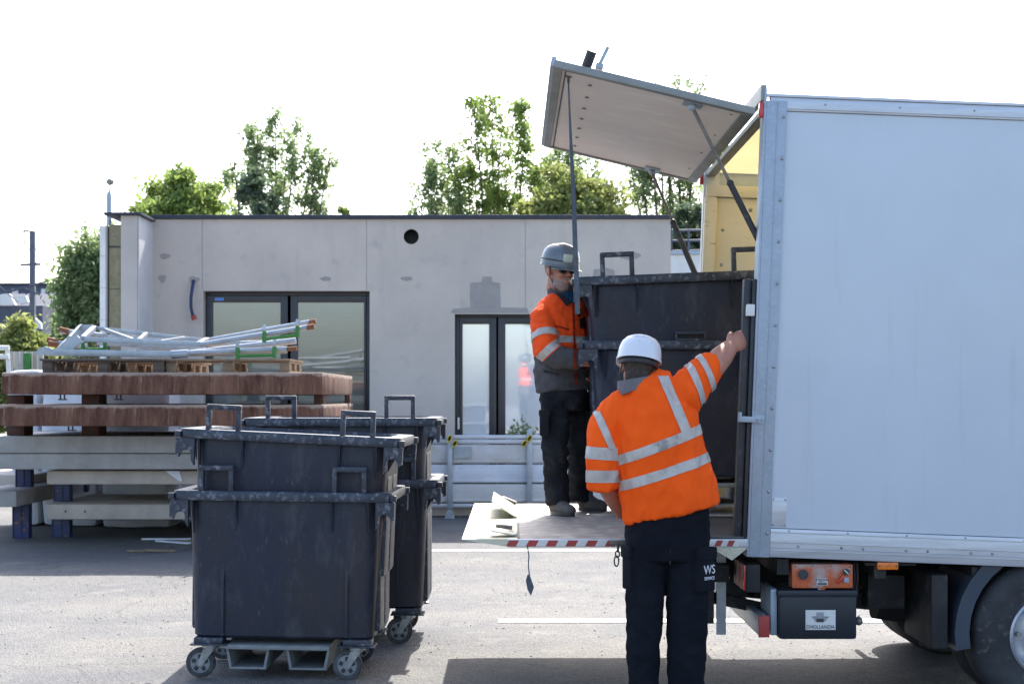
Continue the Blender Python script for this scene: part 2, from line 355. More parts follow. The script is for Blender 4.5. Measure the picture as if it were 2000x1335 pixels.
MB().box(wx(207.5), wx(212), WD + .1, BD + 9, 0, wz(440)).build("wall_cavity", M_blk, bld, False)
MB().box(wx(205), wx(269), WD - .06, BD + .4, wz(420.5), wz(415.5), .003).box(wx(269), bx(300) + .04, WD - .06, BD - .056, wz(420.5), wz(415.5), .003).build("wing_coping", M_cop, bld)
# blue conduit hanging from the wall
pts = [P(378, 548, BD - .02), P(376, 560, BD - .10), P(373, 580, BD - .14), P(373, 600, BD - .13), P(377, 618, BD - .10)]
MB().loft(pts, .022, seg=12).build("blue_conduit", M_bluepipe, bld)
MB().loft([P(377, 616, BD - .10), P(380, 624, BD - .09)], .035, seg=12).build("conduit_end", M_redp, bld)

def glassmat(name, base, gl, rough=.03, blinds=0):
    m = bpy.data.materials.new(name); m.use_nodes = True; N = m.node_tree.nodes; L = m.node_tree.links; b = N["Principled BSDF"]
    b.inputs["Base Color"].default_value = (*base, 1); b.inputs["Roughness"].default_value = .7
    if blinds:
        tc = N.new("ShaderNodeTexCoord"); wv = N.new("ShaderNodeTexWave"); wv.bands_direction = 'Z'; wv.inputs["Scale"].default_value = blinds
        L.new(tc.outputs["Object"], wv.inputs["Vector"]); r = N.new("ShaderNodeValToRGB")
        r.color_ramp.elements[0].color = (*[x * .78 for x in base], 1); r.color_ramp.elements[1].color = (*base, 1)
        L.new(wv.outputs["Fac"], r.inputs[0]); L.new(r.outputs[0], b.inputs["Base Color"])
    g = N.new("ShaderNodeBsdfGlossy"); g.inputs["Roughness"].default_value = rough; g.inputs[0].default_value = (1, 1, 1, 1)
    nz = N.new("ShaderNodeTexNoise"); nz.inputs["Scale"].default_value = 1.1
    tc2 = N.new("ShaderNodeTexCoord"); L.new(tc2.outputs["Object"], nz.inputs["Vector"])
    bp = N.new("ShaderNodeBump"); bp.inputs["Strength"].default_value = .12; bp.inputs["Distance"].default_value = .02
    L.new(nz.outputs["Fac"], bp.inputs["Height"]); L.new(bp.outputs[0], g.inputs["Normal"])
    ms = N.new("ShaderNodeMixShader"); ms.inputs[0].default_value = gl
    L.new(b.outputs[0], ms.inputs[1]); L.new(g.outputs[0], ms.inputs[2]); L.new(ms.outputs[0], N["Material Output"].inputs[0])
    return m
G1 = glassmat("blind_glass", (.10, .12, .105), .15, blinds=9)
G2 = glassmat("bright_reflection_glass", (.78, .80, .80), .36)  # pale base paints in the bright ground's reflection over whitish blinds
def window(W, panes, glass, ftop=.13, fbot=.12, sidew=.10, lab=None):
    x0, x1, z0, z1 = W; y = BD + .14
    fr = MB()
    fr.box(x0, x1, y, y + .07, z1 - ftop * .55, z1, .004).box(x0, x1, y, y + .07, z0, z0 + .07, .004)
    fr.box(x0, x0 + .06, y, y + .07, z0 + .07, z1 - ftop * .55, .004).box(x1 - .06, x1, y, y + .07, z0 + .07, z1 - ftop * .55, .004)
    f = fr.build("window", M_frame, bld)
    for a, b in panes:
        s = MB()
        zz0, zz1 = z0 + .073, z1 - ftop * .55 - .003
        a0 = a - sidew; b1 = b + sidew
        a0 = max(a0, x0 + .063); b1 = min(b1, x1 - .063)
        s.box(a0, a, y - .02, y + .04, zz0, zz1, .004).box(b, b1, y - .02, y + .04, zz0, zz1, .004)
        s.box(a, b, y - .02, y + .04, zz1 - .09, zz1, .004).box(a, b, y - .02, y + .04, zz0, zz0 + .09, .004)
        s.build("sash", M_frame, f)
        MB().box(a, b, y + .005, y + .015, zz0 + .09, zz1 - .09).build("pane", glass, f, False)
    return f
w1 = window(W1, [(bx(412), bx(545)), (bx(579), bx(709))], G1, ftop=.1)
w2 = window(W2, [(bx(903), bx(955)), (bx(987), bx(1180))], G2, ftop=.07)
MB().box(bx(893), bx(897), BD + .10, BD + .12, bz(838), bz(815), .004).build("handle", M_white, w2)
MB().box(bx(416), bx(434), BD + .112, BD + .118, bz(586), bz(580)).build("blue_sticker", mat("sticker_blue", (.08, .2, .55), (.08, .2, .5), 3, .4), w1, False)
MB().box(X0 - .1, bx(395), BD + .002 - .012, BD + .0, 0, .15).build("plinth", M_patch, bld, False)
# roof lamp on a post
rl = empty("roof_lamp", P(213, 415, 19.3), "small globe lamp on a thin grey post at the left roof corner", "lamp")
MB().cyl(P(213, 440, 19.3), P(213, 380, 19.3), .032).cyl(P(213, 380, 19.3), P(214, 372, 19.3), .032, .008).build("post", M_galv, rl)
MB().cyl(P(214, 374, 19.3), P(214.5, 360, 19.3), .008).build("rod", M_galv, rl)
MB().sphere(P(215, 355, 19.3), (.052, .052, .046)).build("globe", mat("lamp_globe", (.30, .28, .22), (.2, .19, .16), 20, .2, coat=.5), rl)

# ------------------------------------------------------------ white low building far right & rails
wb = empty("white_annex", P(1330, 700, 26), "low white rendered wall seen in the gap right of the concrete building", "building")
MB().box(P(1300, 0, 26).x, P(1480, 0, 26).x, 26, 29, 0, P(0, 497, 26).z).build("wall", M_white, wb, False)
MB().box(P(1298, 0, 26).x, P(1482, 0, 26).x, 25.95, 29.05, P(0, 497, 26).z + .003, P(0, 490, 26).z).build("coping", M_galv, wb, False)
gr = MB()
for py in (450, 470, 490): gr.cyl(P(1300, py, 27), P(1470, py - 2, 27), .02, seg=8)
for px in (1311, 1345, 1400): gr.cyl(P(px, 493, 27), P(px, 448, 27), .02, seg=8)
gr.build("guard_rail", M_slate, wb)

# ------------------------------------------------------------ trees
def leaves(mb, c, rad, n, ls, rs, fl=1.0):
    for _ in range(n):
        d = Vector((rs.gauss(0, 1), rs.gauss(0, 1), rs.gauss(0, 1) * fl)) * .5
        p = c + d * rad; s = ls * rs.uniform(.6, 1.3)
        u = Vector((rs.uniform(-1, 1), rs.uniform(-1, 1), rs.uniform(-1, 1))).normalized(); v = u.orthogonal().normalized()
        v = (v * math.cos(rs.random() * 6) + u.cross(v) * math.sin(rs.random() * 6))
        a = [p - u * s, p + v * s * .5, p + u * s, p - v * s * .5]
        mb.bm.faces.new([mb.bm.verts.new(q) for q in a])
def tree(name, label, px, D, wpx, top, lm, seed, dens=1, kind='sparse', ls=.11, trunkr=.14, low=.35, group=None, bark=M_bark):
    rs = random.Random(seed); base = P(px, 0, D); base.z = 0; H = P(px, top, D).z * (1.035 if kind == 'sparse' else 1); W = wpx / F * D / 2 * (1.08 if kind == 'sparse' else 1)
    t = empty(name, base, label, "tree", group)
    tr = MB(); cr = MB()
    if kind == 'sparse':
        nl = 13
        for i in range(nl):
            f = (i / (nl - 1)) * 2 - 1
            x = f * W * .92 + rs.uniform(-.08, .08) * W; hh = H * (1 - .13 * abs(f) ** 2 - rs.uniform(0, .13))
            if i == nl // 2: hh = H
            tp = Vector((x, rs.uniform(-.5, .5) * W, hh))
            z0 = H * rs.uniform(.10, .30); pts = []
            for k in range(9):
                q = k / 8
                pts.append(base + Vector((tp.x * q ** .7 + math.sin(q * 6 + i) * .10, tp.y * q, z0 + (tp.z - z0) * q)))
            tr.loft(pts, [trunkr * .42 * (1 - .88 * k / 8) for k in range(9)], seg=7)
            for k in range(30):
                q = rs.uniform(max(low, .42), 1) ** .85; q = min(q, .999); i0 = int(q * 8); p = pts[i0].lerp(pts[i0 + 1], q * 8 - i0)
                L = W * rs.uniform(.10, .34) * (1.25 - q * .75); a = rs.uniform(0, 6.28)
                e = p + Vector((math.cos(a) * L, math.sin(a) * L, L * rs.uniform(.4, 1.3)))
                tr.loft([p, p.lerp(e, .5) + Vector((0, 0, -.04)), e], [trunkr * .10, trunkr * .07, trunkr * .03], seg=5)
                if rs.random() < .38: continue
                for j in range(3):
                    leaves(cr, p.lerp(e, .4 + .3 * j), .26, int(10 * dens * rs.uniform(.3, 1.5)), ls, rs)
        tr.loft([base, base + Vector((.05, 0, H * .2)), base + Vector((0, 0, H * .4))], [trunkr, trunkr * .8, trunkr * .4], seg=10)
    else:
        for i in range(int(300 * dens)):
            a = rs.uniform(0, 6.28); u = rs.uniform(-.55, 1); rr = math.sqrt(max(0, 1 - u * u)); sh = rs.uniform(.74, 1.06)
            k = 1 + .12 * math.sin(a * 3 + seed) + .08 * math.sin(a * 7 + u * 5)
            c = base + Vector((math.cos(a) * rr * W * sh * k, math.sin(a) * rr * W * sh * k, H * .58 + u * H * .42 * sh))
            cl = .13 * W + .1
            leaves(cr, c, cl, 95, ls * .68, rs, .8)
        for i in range(8):
            a = i * .8; tr.loft([base + Vector((0, 0, H * .3)), base + Vector((math.cos(a) * W * .4, math.sin(a) * W * .4, H * .6)), base + Vector((math.cos(a) * W * .7, math.sin(a) * W * .7, H * .82))], [trunkr * .5, trunkr * .3, trunkr * .1], seg=6)
        tr.loft([base, base + Vector((0, 0, H * .5))], [trunkr, trunkr * .6], seg=10)
    tr.build("trunk", bark, t); cr.build("crown", lm, t, False)
    return t
TG = "trees standing behind the concrete building"
tree("broadleaf_tree", "dense round bright green tree behind the left end of the roof", 348, 46, 232, 342, M_leaf1, 1, 1.1, 'round', .16, group=TG)
tree("slender_tree", "tall airy tree with many upright limbs left of the roof middle", 545, 55, 205, 212, M_leaf2, 12, 1.5, low=.25, ls=.10, trunkr=.2, group=TG)
tree("dark_tree", "dark dense low crown in front of the tall airy tree", 500, 52, 120, 345, M_leaf4, 13, .35, 'round', .15, group=TG)
tree("garden_tree", "tiny bright treetop peeping over the roof between the tall trees", 668, 50, 46, 412, M_leaf1, 4, .12, 'round', .12, group=TG)
tree("slender_tree", "thin loose tree with bare stem left of the door flap's tree group", 858, 55, 110, 290, M_leaf2, 25, .75, low=.5, ls=.095, trunkr=.1, group=TG)
tree("slender_tree", "tallest airy tree just left of the raised truck door", 965, 56, 195, 196, M_leaf1, 33, 1.6, low=.2, ls=.10, trunkr=.2, group=TG)
tree("slender_tree", "loose tree seen below the middle of the raised truck door", 1120, 57, 150, 262, M_leaf2, 41, 1.1, low=.3, ls=.10, trunkr=.16, group=TG)
tree("broadleaf_tree", "wide yellow-green leafy crown rising over the roof below the truck door", 1115, 47, 250, 335, M_leaf3, 8, 1.5, 'round', .15, group=TG)
tree("slender_tree", "tall tree whose tips show above the raised truck door", 1330, 54, 230, 158, M_leaf2, 52, 1.3, low=.3, ls=.10, trunkr=.25, group=TG)
tree("broadleaf_tree", "dark crown in the gap between building and truck box", 1345, 44, 130, 400, M_leaf4, 18, .6, 'round', .15, group=TG)
tree("weeping_tree", "green tree with drooping branches left of the building's cut wall", 190, 30, 150, 452, M_leaf2, 61, 2.4, low=.2, ls=.065, trunkr=.15)
tree("dark_tree", "dark green bush behind the steel pole, left of the building", 150, 34, 100, 590, M_leaf2, 63, .5, 'round', .12)
tree("yellow_shrub", "yellow-green rounded shrub at the left edge behind the slabs", 45, 27, 130, 632, M_leaf3, 64, .7, 'round', .09)
# ------------------------------------------------------------ far houses, pole, wires
HD = 95
h = empty("slate_roofed_house", P(60, 775, HD), "far houses' long dark slate roof with skylights behind the pole", "house")
MB().box(P(-160, 0, HD).x, P(215, 0, HD).x, HD, HD + 8, 0, P(0, 640, HD).z).build("wall", M_slate, h, False)
z0, z1 = P(0, 640, HD).z, P(0, 592, HD).z
MB().prism([(P(-160, 0, HD).x, HD - .4, z0), (P(-160, 0, HD).x, HD + 5, z1 + 1), (P(-160, 0, HD).x, HD + 10, z0)], (P(215, 0, HD).x - P(-160, 0, HD).x, 0, 0)).build("roof", M_slate, h, False)
for px in (17, 42, 88): MB().box(P(px - 5, 0, HD).x, P(px + 5, 0, HD).x, HD - .0, HD + 1.2, P(0, 629, HD).z, P(0, 622, HD).z).build("skylight", M_wrap, h, False)
h2 = empty("dark_apartment_house", P(60, 775, HD + 15), "taller dark-clad house with small white windows far behind the pole", "house")
D2 = HD + 12
MB().box(P(-160, 0, D2).x, P(150, 0, D2).x, D2, D2 + 8, 0, P(0, 556, D2).z).build("wall", M_slate, h2, False)
MB().box(P(-162, 0, D2).x, P(152, 0, D2).x, D2 - .2, D2 + 8.2, P(0, 556, D2).z + .01, P(0, 553, D2).z).build("roof", M_cop, h2, False)
for px, wd in ((30, 12), (85, 8), (116, 16)): MB().box(P(px - wd / 2, 0, D2).x, P(px + wd / 2, 0, D2).x, D2 - .1, D2 + .1, P(0, 577, D2).z, P(0, 564, D2).z).build("window", M_white, h2, False)
h3 = empty("white_gabled_house", P(20, 775, 80), "small white house roof at the far left", "house")
MB().prism([P(-60, 595, 86), P(-60, 573, 86), P(18, 573, 86), P(30, 595, 86)], (0, .3, 0)).prism([P(22, 580, 85), P(50, 577, 85), P(55, 590, 85), P(38, 594, 85)], (0, .3, 0)).build("wall", M_white, h3, False)
MB().prism([P(52, 640, 84), P(52, 625, 84), P(68, 620, 84), P(80, 632, 84), P(80, 642, 84)], (0, .3, 0)).build("gable", M_white, h3, False)
MB().box(P(-60, 0, 86).x, P(80, 0, 86).x, 86.3, 90, 0, P(0, 596, 86).z).build("lower_wall", M_slate, h3, False)
M_pole = mat("pole_steel", (.12, .14, .17), (.09, .10, .13), 5, .6)
pl = empty("catenary_pole", Vector((P(63, 0, 60).x, 60, 0)), "grey steel railway line pole with crossarm and insulator, far left", "pole")
MB().box(P(59, 0, 60).x, P(69, 0, 60).x, 59.9, 60.07, 0, P(0, 452, 60).z).build("mast", M_pole, pl, False)
MB().bar(P(68, 453, 60), P(47, 450, 60), .06, .06).build("top_arm", M_pole, pl)
MB().bar(P(40, 517, 60), P(79, 516, 60), .09, .09).bar(P(63, 520, 60), P(72, 514, 60), .08, .08).build("crossarm", M_pole, pl)
ins_ = MB()
for k in range(7): ins_.cyl(P(47, 452 + k * 4, 60), P(47, 454 + k * 4, 60), .05, seg=8)
ins_.cyl(P(47, 450, 60), P(47, 481, 60), .015, seg=6).build("insulator", M_slate, pl)
MB().bar(P(45, 563, 60), P(78, 575, 60), .08, .08).bar(P(50, 575, 60), P(63, 560, 60), .05, .05).build("lower_bracket", M_slate, pl)
def wire(a, b, sag, r, name, label):
    pts = [a.lerp(b, k / 12) - Vector((0, 0, sag * 4 * (k / 12) * (1 - k / 12))) for k in range(13)]
    tag(MB().loft(pts, r, seg=5).build(name, M_slate), label, "wire")
wire(P(-80, 585, 60), P(205, 507, 58), .25, .05, "overhead_cable", "thick black overhead cable sloping up behind the pole")
wire(P(-80, 490, 60), P(300, 470, 62), .1, .022, "overhead_wire", "thin overhead wire near the pole's insulator")
wire(P(-60, 500, 60), P(35, 590, 60), .05, .022, "overhead_wire", "thin slanting wire left of the pole")
# ------------------------------------------------------------ slab stack
def slabmat(name, rust, grey=False):
    m = bpy.data.materials.new(name); m.use_nodes = True; N = m.node_tree.nodes; L = m.node_tree.links; b = N["Principled BSDF"]
    b.inputs["Roughness"].default_value = .9
    tc = N.new("ShaderNodeTexCoord")
    def nz(sc, st, det=6, rg=.7):
        mp = N.new("ShaderNodeMapping"); mp.inputs["Scale"].default_value = st; L.new(tc.outputs["Object"], mp.inputs[0])
        n = N.new("ShaderNodeTexNoise"); n.inputs["Scale"].default_value = sc; n.inputs["Detail"].default_value = det; n.inputs["Roughness"].default_value = rg
        L.new(mp.outputs[0], n.inputs["Vector"]); return n.outputs["Fac"]
    def ramp(src, a, b_, ca, cb):
        r = N.new("ShaderNodeValToRGB"); e = r.color_ramp.elements; e[0].position = a; e[1].position = b_; e[0].color = (*ca, 1); e[1].color = (*cb, 1); L.new(src, r.inputs[0]); return r.outputs[0]
    base = ramp(nz(2, (1, 1, 1)), .35, .65, *(((.28, .275, .27), (.40, .39, .38)) if grey else ((.36, .31, .27), (.50, .44, .38))))
    if rust:
        col = ramp(nz(2.6, (1, 1, .18), 9, .78), .42, .66, (.070, .024, .014), (.25, .13, .085))
        st = ramp(nz(11, (1, 1, .10), 9, .8), .56, .68, (0, 0, 0), (.95, .95, .95))
        mx = N.new("ShaderNodeMixRGB"); mx.inputs[2].default_value = (.36, .27, .215, 1); L.new(st, mx.inputs[0]); L.new(col, mx.inputs[1])
        # clean rim along the top edge
        sep = N.new("ShaderNodeSeparateXYZ"); L.new(tc.outputs["Object"], sep.inputs[0])
        ad = N.new("ShaderNodeMath"); ad.operation = 'ADD'; L.new(sep.outputs[2], ad.inputs[0])
        ml = N.new("ShaderNodeMath"); ml.operation = 'MULTIPLY'; ml.inputs[1].default_value = .09; L.new(nz(7, (1, 1, .3)), ml.inputs[0]); L.new(ml.outputs[0], ad.inputs[1])
        mr = N.new("ShaderNodeMapRange"); mr.inputs[1].default_value = .118; mr.inputs[2].default_value = .14; L.new(ad.outputs[0], mr.inputs[0])
        mx2 = N.new("ShaderNodeMixRGB"); L.new(mr.outputs[0], mx2.inputs[0]); L.new(mx.outputs[0], mx2.inputs[1]); L.new(ramp(nz(3, (1, 1, 1)), .35, .65, (.27, .20, .16), (.38, .29, .235)), mx2.inputs[2]); out = mx2.outputs[0]
    else:
        st = ramp(nz(16, (1, 1, .08), 6, .75), .60, .70, (0, 0, 0), (1, 1, 1))
        mx = N.new("ShaderNodeMixRGB"); mx.inputs[2].default_value = (.50, .50, .50, 1); L.new(st, mx.inputs[0]); L.new(base, mx.inputs[1]); out = mx.outputs[0]
    L.new(out, b.inputs["Base Color"])
    bp = N.new("ShaderNodeBump"); bp.inputs["Strength"].default_value = .3; bp.inputs["Distance"].default_value = .01; L.new(nz(30, (1, 1, 1)), bp.inputs["Height"]); L.new(bp.outputs[0], b.inputs["Normal"])
    return m
M_slr = slabmat("rust_streaked_slab", True); M_slg = slabmat("plain_slab", False); M_slq = slabmat("grey_slab", False, True)
SG = "concrete slabs stacked at the left"
def slab(px0, px1, y0, y1, D, depth, m, label, bev=.012, rnd=0):
    a, b = P(px0, y1, D), P(px1, y0, D); c = (a + b) / 2
    mb = MB().box(a.x - c.x, b.x - c.x, 0, depth, a.z - c.z, b.z - c.z, bev)
    if rnd: pass
    for v in mb.bm.verts:
        v.co += Vector((0, 0, .004)) * noise.noise(v.co * 3)
    o = mb.build("concrete_slab", m, None, True); o.location = (c.x, D, c.z)
    return tag(o, label, "slab", SG)
s1 = slab(3, 630, 727, 770, 14.7, 2.75, M_slr, "rust-streaked brown slab on top of the stack, carrying the pallets")
s2 = slab(-22, 632, 790, 832, 14.75, 2.75, M_slr, "rust-streaked brown slab second from the top of the stack")
s3 = slab(-60, 700, 851, 884.4, 15.4, 2.6, M_slq, "grey slab with white drips, third from the top")
s4 = slab(-60, 690, 885.6, 916, 15.42, 2.6, M_slq, "smooth grey slab lying directly under the drip-marked one")
s5 = slab(90, 660, 918, 946, 15.6, 2.5, M_slg, "beige slab with rounded left end and a white torn sheet", .03)
s6 = slab(89, 640, 983, 1015, 16.0, 2.7, M_slg, "lowest slab on short blue steel legs, with two small holes", .045)
for px in (128, 166): MB().cyl(P(px, 998, 15.99), P(px, 998, 16.0), .011, seg=10).build("hole", M_blk, s6)
s7 = slab(-60, 32, 958, 990, 15.9, 2.4, M_slq, "grey slab end at the far left edge beside the blue legs", .02)
s8 = slab(-70, 62, 926, 951, 17.2, 1.4, M_conc, "dark slab behind the left blue legs, cut by the frame edge", .02)
tag(MB().prism([P(322, 919, 15.585), P(350, 919, 15.585), P(356, 938, 15.585), P(353, 940, 15.585), P(340, 932, 15.585)], (0, .006, 0)).build("torn_sheet", M_wrap, smooth=False), "torn white plastic sheet hanging on the beige slab", "plastic sheet")
def block(px0, px1, z0, z1, D, m, name, label, cat, grp, dy=.3):
    mb = MB(); x0, x1 = P(px0, 0, D).x, P(px1, 0, D).x
    mb.box(x0, x1, D, D + dy, z0 + .002, z1 - .002, .004)
    if m is M_bluepost:
        mb.box(x0 - .01, x0 + .0, D - .01, D + dy, z0 + .004, z1 - .004); mb.box((x0 + x1) / 2 - .006, (x0 + x1) / 2 + .006, D - .012, D - .001, z0 + .02, z1 - .02)
    o = mb.build(name, m); return tag(o, label, cat, grp)
zz = lambda o: (min((wm(o) @ v.co).z for v in o.data.vertices), max((wm(o) @ v.co).z for v in o.data.vertices))
Z = [zz(s) for s in (s1, s2, s3, s4, s5, s6)]
for px, l in ((30, "rusty spacer block at the left between the two brown slabs"), (176, "rusty spacer block under the left pallet, between the two brown slabs"), (622, "rusty spacer block at the right corner between the two brown slabs")):
    block(px - 17 + (8 if px > 600 else 0), px + 17 - (8 if px > 600 else 0), Z[1][1], Z[0][0], 14.95, M_rustpost, "spacer_block", l, "spacer", "rusty spacer blocks between the slabs")
block(673, 683, Z[1][1], Z[0][0], 17.0, M_rustpost, "spacer_block", "thin rusty spacer at the rear right corner between the brown slabs", "spacer", "rusty spacer blocks between the slabs", .15)
for px, l in ((30, "rusty spacer block at the left above the drip-marked grey slab"), (176, "dark spacer block above the middle of the drip-marked grey slab")):
    block(px - 17, px + 17, Z[2][1], Z[1][0], 15.5, M_rustpost, "spacer_block", l, "spacer", "rusty spacer blocks between the slabs")
block(560, 600, Z[2][1], Z[1][0], 15.5, M_rustpost, "spacer_block", "spacer block above the grey slab hidden behind the bins", "spacer", "rusty spacer blocks between the slabs")
BG = "blue steel legs between the slabs"
block(106, 136, Z[5][1], Z[4][0], 16.3, M_bluepost, "steel_leg", "blue steel leg between the beige slab and the lowest slab", "leg", BG, .12)
block(165, 181, Z[5][1], Z[4][0], 17.9, M_bluepost, "steel_leg", "small blue steel leg further back on the lowest slab", "leg", BG, .1)
block(103, 136, 0, Z[5][0], 16.5, M_bluepost, "steel_leg", "blue steel leg on the ground under the left end of the lowest slab", "leg", BG, .12)
block(560, 590, 0, Z[5][0], 16.5, M_bluepost, "steel_leg", "blue steel leg under the lowest slab hidden by the bins", "leg", BG, .12)
block(560, 590, Z[5][1], Z[4][0], 16.3, M_bluepost, "steel_leg", "blue steel leg above the lowest slab hidden by the bins", "leg", BG, .12)
block(32, 60, zz(s7)[1] - .02, Z[3][0], 16.6, M_bluepost, "steel_leg", "blue steel leg under the grey slab at the far left", "leg", BG, .12)
block(26, 56, 0, zz(s7)[1] - .02, 16.4, M_bluepost, "steel_leg", "lower blue steel leg on the ground at the far left", "leg", BG, .12)
st = MB()
for px in (122, 232):
    for d in (-4, 4): st.cyl(P(px + d, 770, 14.9), P(px + d, 779, 14.9), .009, seg=8)
    st.box(P(px - 8, 0, 14.9).x, P(px + 8, 0, 14.9).x, 14.88, 14.92, P(0, 781, 14.9).z, P(0, 778.5, 14.9).z)
st.build("anchor_bolt", M_blk, s1)
st = MB()
for px in (138,):
    for d in (-4, 4): st.cyl(P(px + d, 832, 14.95), P(px + d, 840, 14.95), .009, seg=8)
    st.box(P(px - 8, 0, 14.9).x, P(px + 8, 0, 14.9).x, 14.93, 14.97, P(0, 841, 14.95).z, P(0, 839, 14.95).z)
st.build("anchor_bolt", M_blk, s2)
# wrapped packs behind the slabs
PG = "white wrapped packs behind the slab stack"
def pack(px0, px1, py, D, d, label, seed):
    mb = MB().box(P(px0, 0, D).x, P(px1, 0, D).x, D, D + d, 0.01, P(0, py, D).z, .06)
    bmesh.ops.subdivide_edges(mb.bm, edges=mb.bm.edges[:], cuts=5, use_grid_fill=True)
    for v in mb.bm.verts: v.co += Vector((1, 1, .6)) * .035 * noise.noise(v.co * 2.3 + Vector((seed, 0, 0)))
    return tag(mb.build("wrapped_pack", M_wrap), label, "pack", PG)
pack(20, 75, 722, 17.95, .8, "white film-wrapped pack at the far left behind the slabs", 1)
pack(82, 190, 703, 17.9, .8, "white film-wrapped pack with blue print behind the left pallet", 2)
pack(196, 330, 716, 17.6, .7, "crumpled white film-wrapped pack behind the brown slabs' middle", 3)

# pallets
def pallet(px0, px1, D0, D1, z, m, label, mirror=False):
    x0, x1 = P(px0, 0, D0).x, P(px1, 0, D0).x; w_ = x1 - x0
    p = empty("wooden_pallet", (x0 + w_ / 2, (D0 + D1) / 2, z), label, "pallet", "pallets on the top slab")
    n = 7
    for k in range(n):
        y = D0 + (D1 - D0) * k / (n - 1)
        MB().box(x0, x1, y - .045 + .0, y + .045, z + .122, z + .144, .003).build("deck_board", m, p)
    for k in range(3):
        x = x0 + w_ * (k / 2) * .9 + w_ * .05
        MB().box(x - .05, x + .05, D0, D1, z + .1, z + .121, .002).build("stringer_board", m, p)
        MB().box(x - .05, x + .05, D0, D1, z + .002, z + .022, .002).build("bottom_board", m, p)
        for q in range(3):
            y = D0 + .07 + (D1 - D0 - .14) * q / 2
            MB().box(x - .052, x + .052, y - .07, y + .07, z + .0225, z + .0995, .003).build("block", m, p)
    return p
zt = Z[0][1]
pallet(80, 320, 14.80, 15.65, zt, M_woodd, "dark weathered pallet at the left under the metal frames")
pallet(322, 568, 14.90, 15.75, zt, M_woodl, "lighter brown pallet at the right under the metal frames")
pallet(130, 380, 15.95, 16.8, zt, M_woodl, "brown pallet at the back of the top slab")
# galvanised frames with green locking handles
def tube(mb, a, b, r=.028): mb.cyl(a, b, r, seg=12)
def propframe(name, label, parts):
    root = empty(name, parts['base'], label, "scaffold frame", "galvanised frames piled on the pallets")
    b = MB()
    for a, c, w_, h_ in parts.get('bars', []): b.bar(P(*a), P(*c), w_, h_, bev=.003)
    b.build("beam", M_galvs, root)
    for pl_, th in parts.get('plates', []): MB().prism([P(*q) for q in pl_], (0, th, 0)).build("end_plate", M_galvs, root, False)
    for a, c, r in parts.get('tubes', []): MB().cyl(P(*a), P(*c), r, seg=14).build("tube", M_galvs, root)
    for a, c, r in parts.get('rust', []): MB().cyl(P(*a), P(*c), r, seg=12).build("rusty_end", M_rust, root)
    for a, c in parts.get('green', []):
        A, B = P(*a), P(*c); hb = MB().cyl(A, B, .017, seg=12)
        hh = hb.build("locking_handle", M_green, root)
        for q in (A, B): MB().cyl(q + Vector((0, 0, -.03)), q + Vector((0, 0, .09)), .022, seg=12).build("clamp", M_green, hh)
        for q in (A, B): MB().cyl(q + Vector((0, -.01, .10)), q + Vector((0, .0, .16)), .018, seg=6).bar(q + Vector((-.03, 0, .13)), q + Vector((.03, 0, .14)), .015, .015).build("wing_nut", M_zinc, hh)
    return root
propframe("props_frame", "front galvanised frame lying lowest, green handle under its right tube", dict(
    base=P(330, 697, 14.95), bars=[((78, 686, 14.9), (345, 692, 14.9), .04, .06), ((90, 688, 15.5), (345, 692, 15.5), .05, .07)],
    plates=[([(68, 692, 14.87), (74, 681, 14.87), (88, 676, 14.87), (100, 680, 14.87), (112, 692, 14.87)], .03)],
    tubes=[((335, 692, 14.9), (368, 690, 14.9), .045), ((360, 689, 14.9), (560, 681, 14.9), .028), ((345, 691, 15.5), (560, 684, 15.5), .033)],
    rust=[((553, 682, 14.9), (580, 680, 14.9), .024)], green=[((464, 695, 14.85), (536, 693, 14.85))]))
propframe("props_frame", "upper lattice galvanised frame with diagonal braces and tubes rising right", dict(
    base=P(330, 690, 15.3),
    bars=[((165, 662, 15.0), (392, 672, 15.0), .045, .05), ((184, 640, 15.75), (405, 665, 15.75), .04, .04), ((205, 644, 15.7), (258, 663, 15.05), .03, .04),
          ((285, 652, 15.7), (272, 664, 15.05), .04, .04), ((315, 667, 15.05), (360, 660, 15.7), .03, .04), ((163, 660, 15.0), (184, 640, 15.75), .05, .05), ((389, 671, 15.0), (404, 663, 15.75), .05, .05)],
    plates=[([(100, 690, 14.97), (128, 664, 14.97), (132, 656, 14.97), (150, 655, 14.97), (165, 667, 14.97), (150, 674, 14.97), (135, 690, 14.97)], .03),
            ([(128, 668, 15.72), (155, 634, 15.72), (180, 633, 15.72), (186, 645, 15.72), (166, 655, 15.72), (150, 668, 15.72)], .03),
            ([(102, 689, 14.95), (154, 634, 15.74), (160, 632, 15.74), (110, 690, 14.95)], .03)],
    tubes=[((392, 673, 15.0), (600, 639, 15.0), .028), ((404, 665, 15.75), (604, 629, 15.75), .028), ((150, 676, 15.0), (150, 668, 15.0), .02)],
    rust=[((598, 639.5, 15.0), (614, 637, 15.0), .028), ((602, 630, 15.75), (617, 627, 15.75), .028)], green=[((516, 663, 14.95), (581, 653, 14.95))]))
propframe("props_frame", "rear galvanised frame with rusty tube ends sticking out left", dict(
    base=P(330, 690, 16.2),
    bars=[((190, 668, 16.3), (400, 680, 16.3), .05, .07), ((180, 655, 16.6), (420, 672, 16.6), .05, .05)], plates=[],
    tubes=[((118, 646, 16.0), (200, 655, 16.0), .03), ((96, 668, 15.9), (170, 676, 15.9), .03), ((365, 690, 15.9), (578, 665, 15.9), .036), ((400, 672, 16.5), (560, 668, 16.5), .03)],
    rust=[((116, 643, 16.0), (136, 648, 16.0), .034), ((93, 663, 15.9), (113, 668, 15.9), .034), ((95, 670, 15.85), (112, 673, 15.85), .034)], green=[((162, 682, 15.45), (205, 681, 15.45))]))
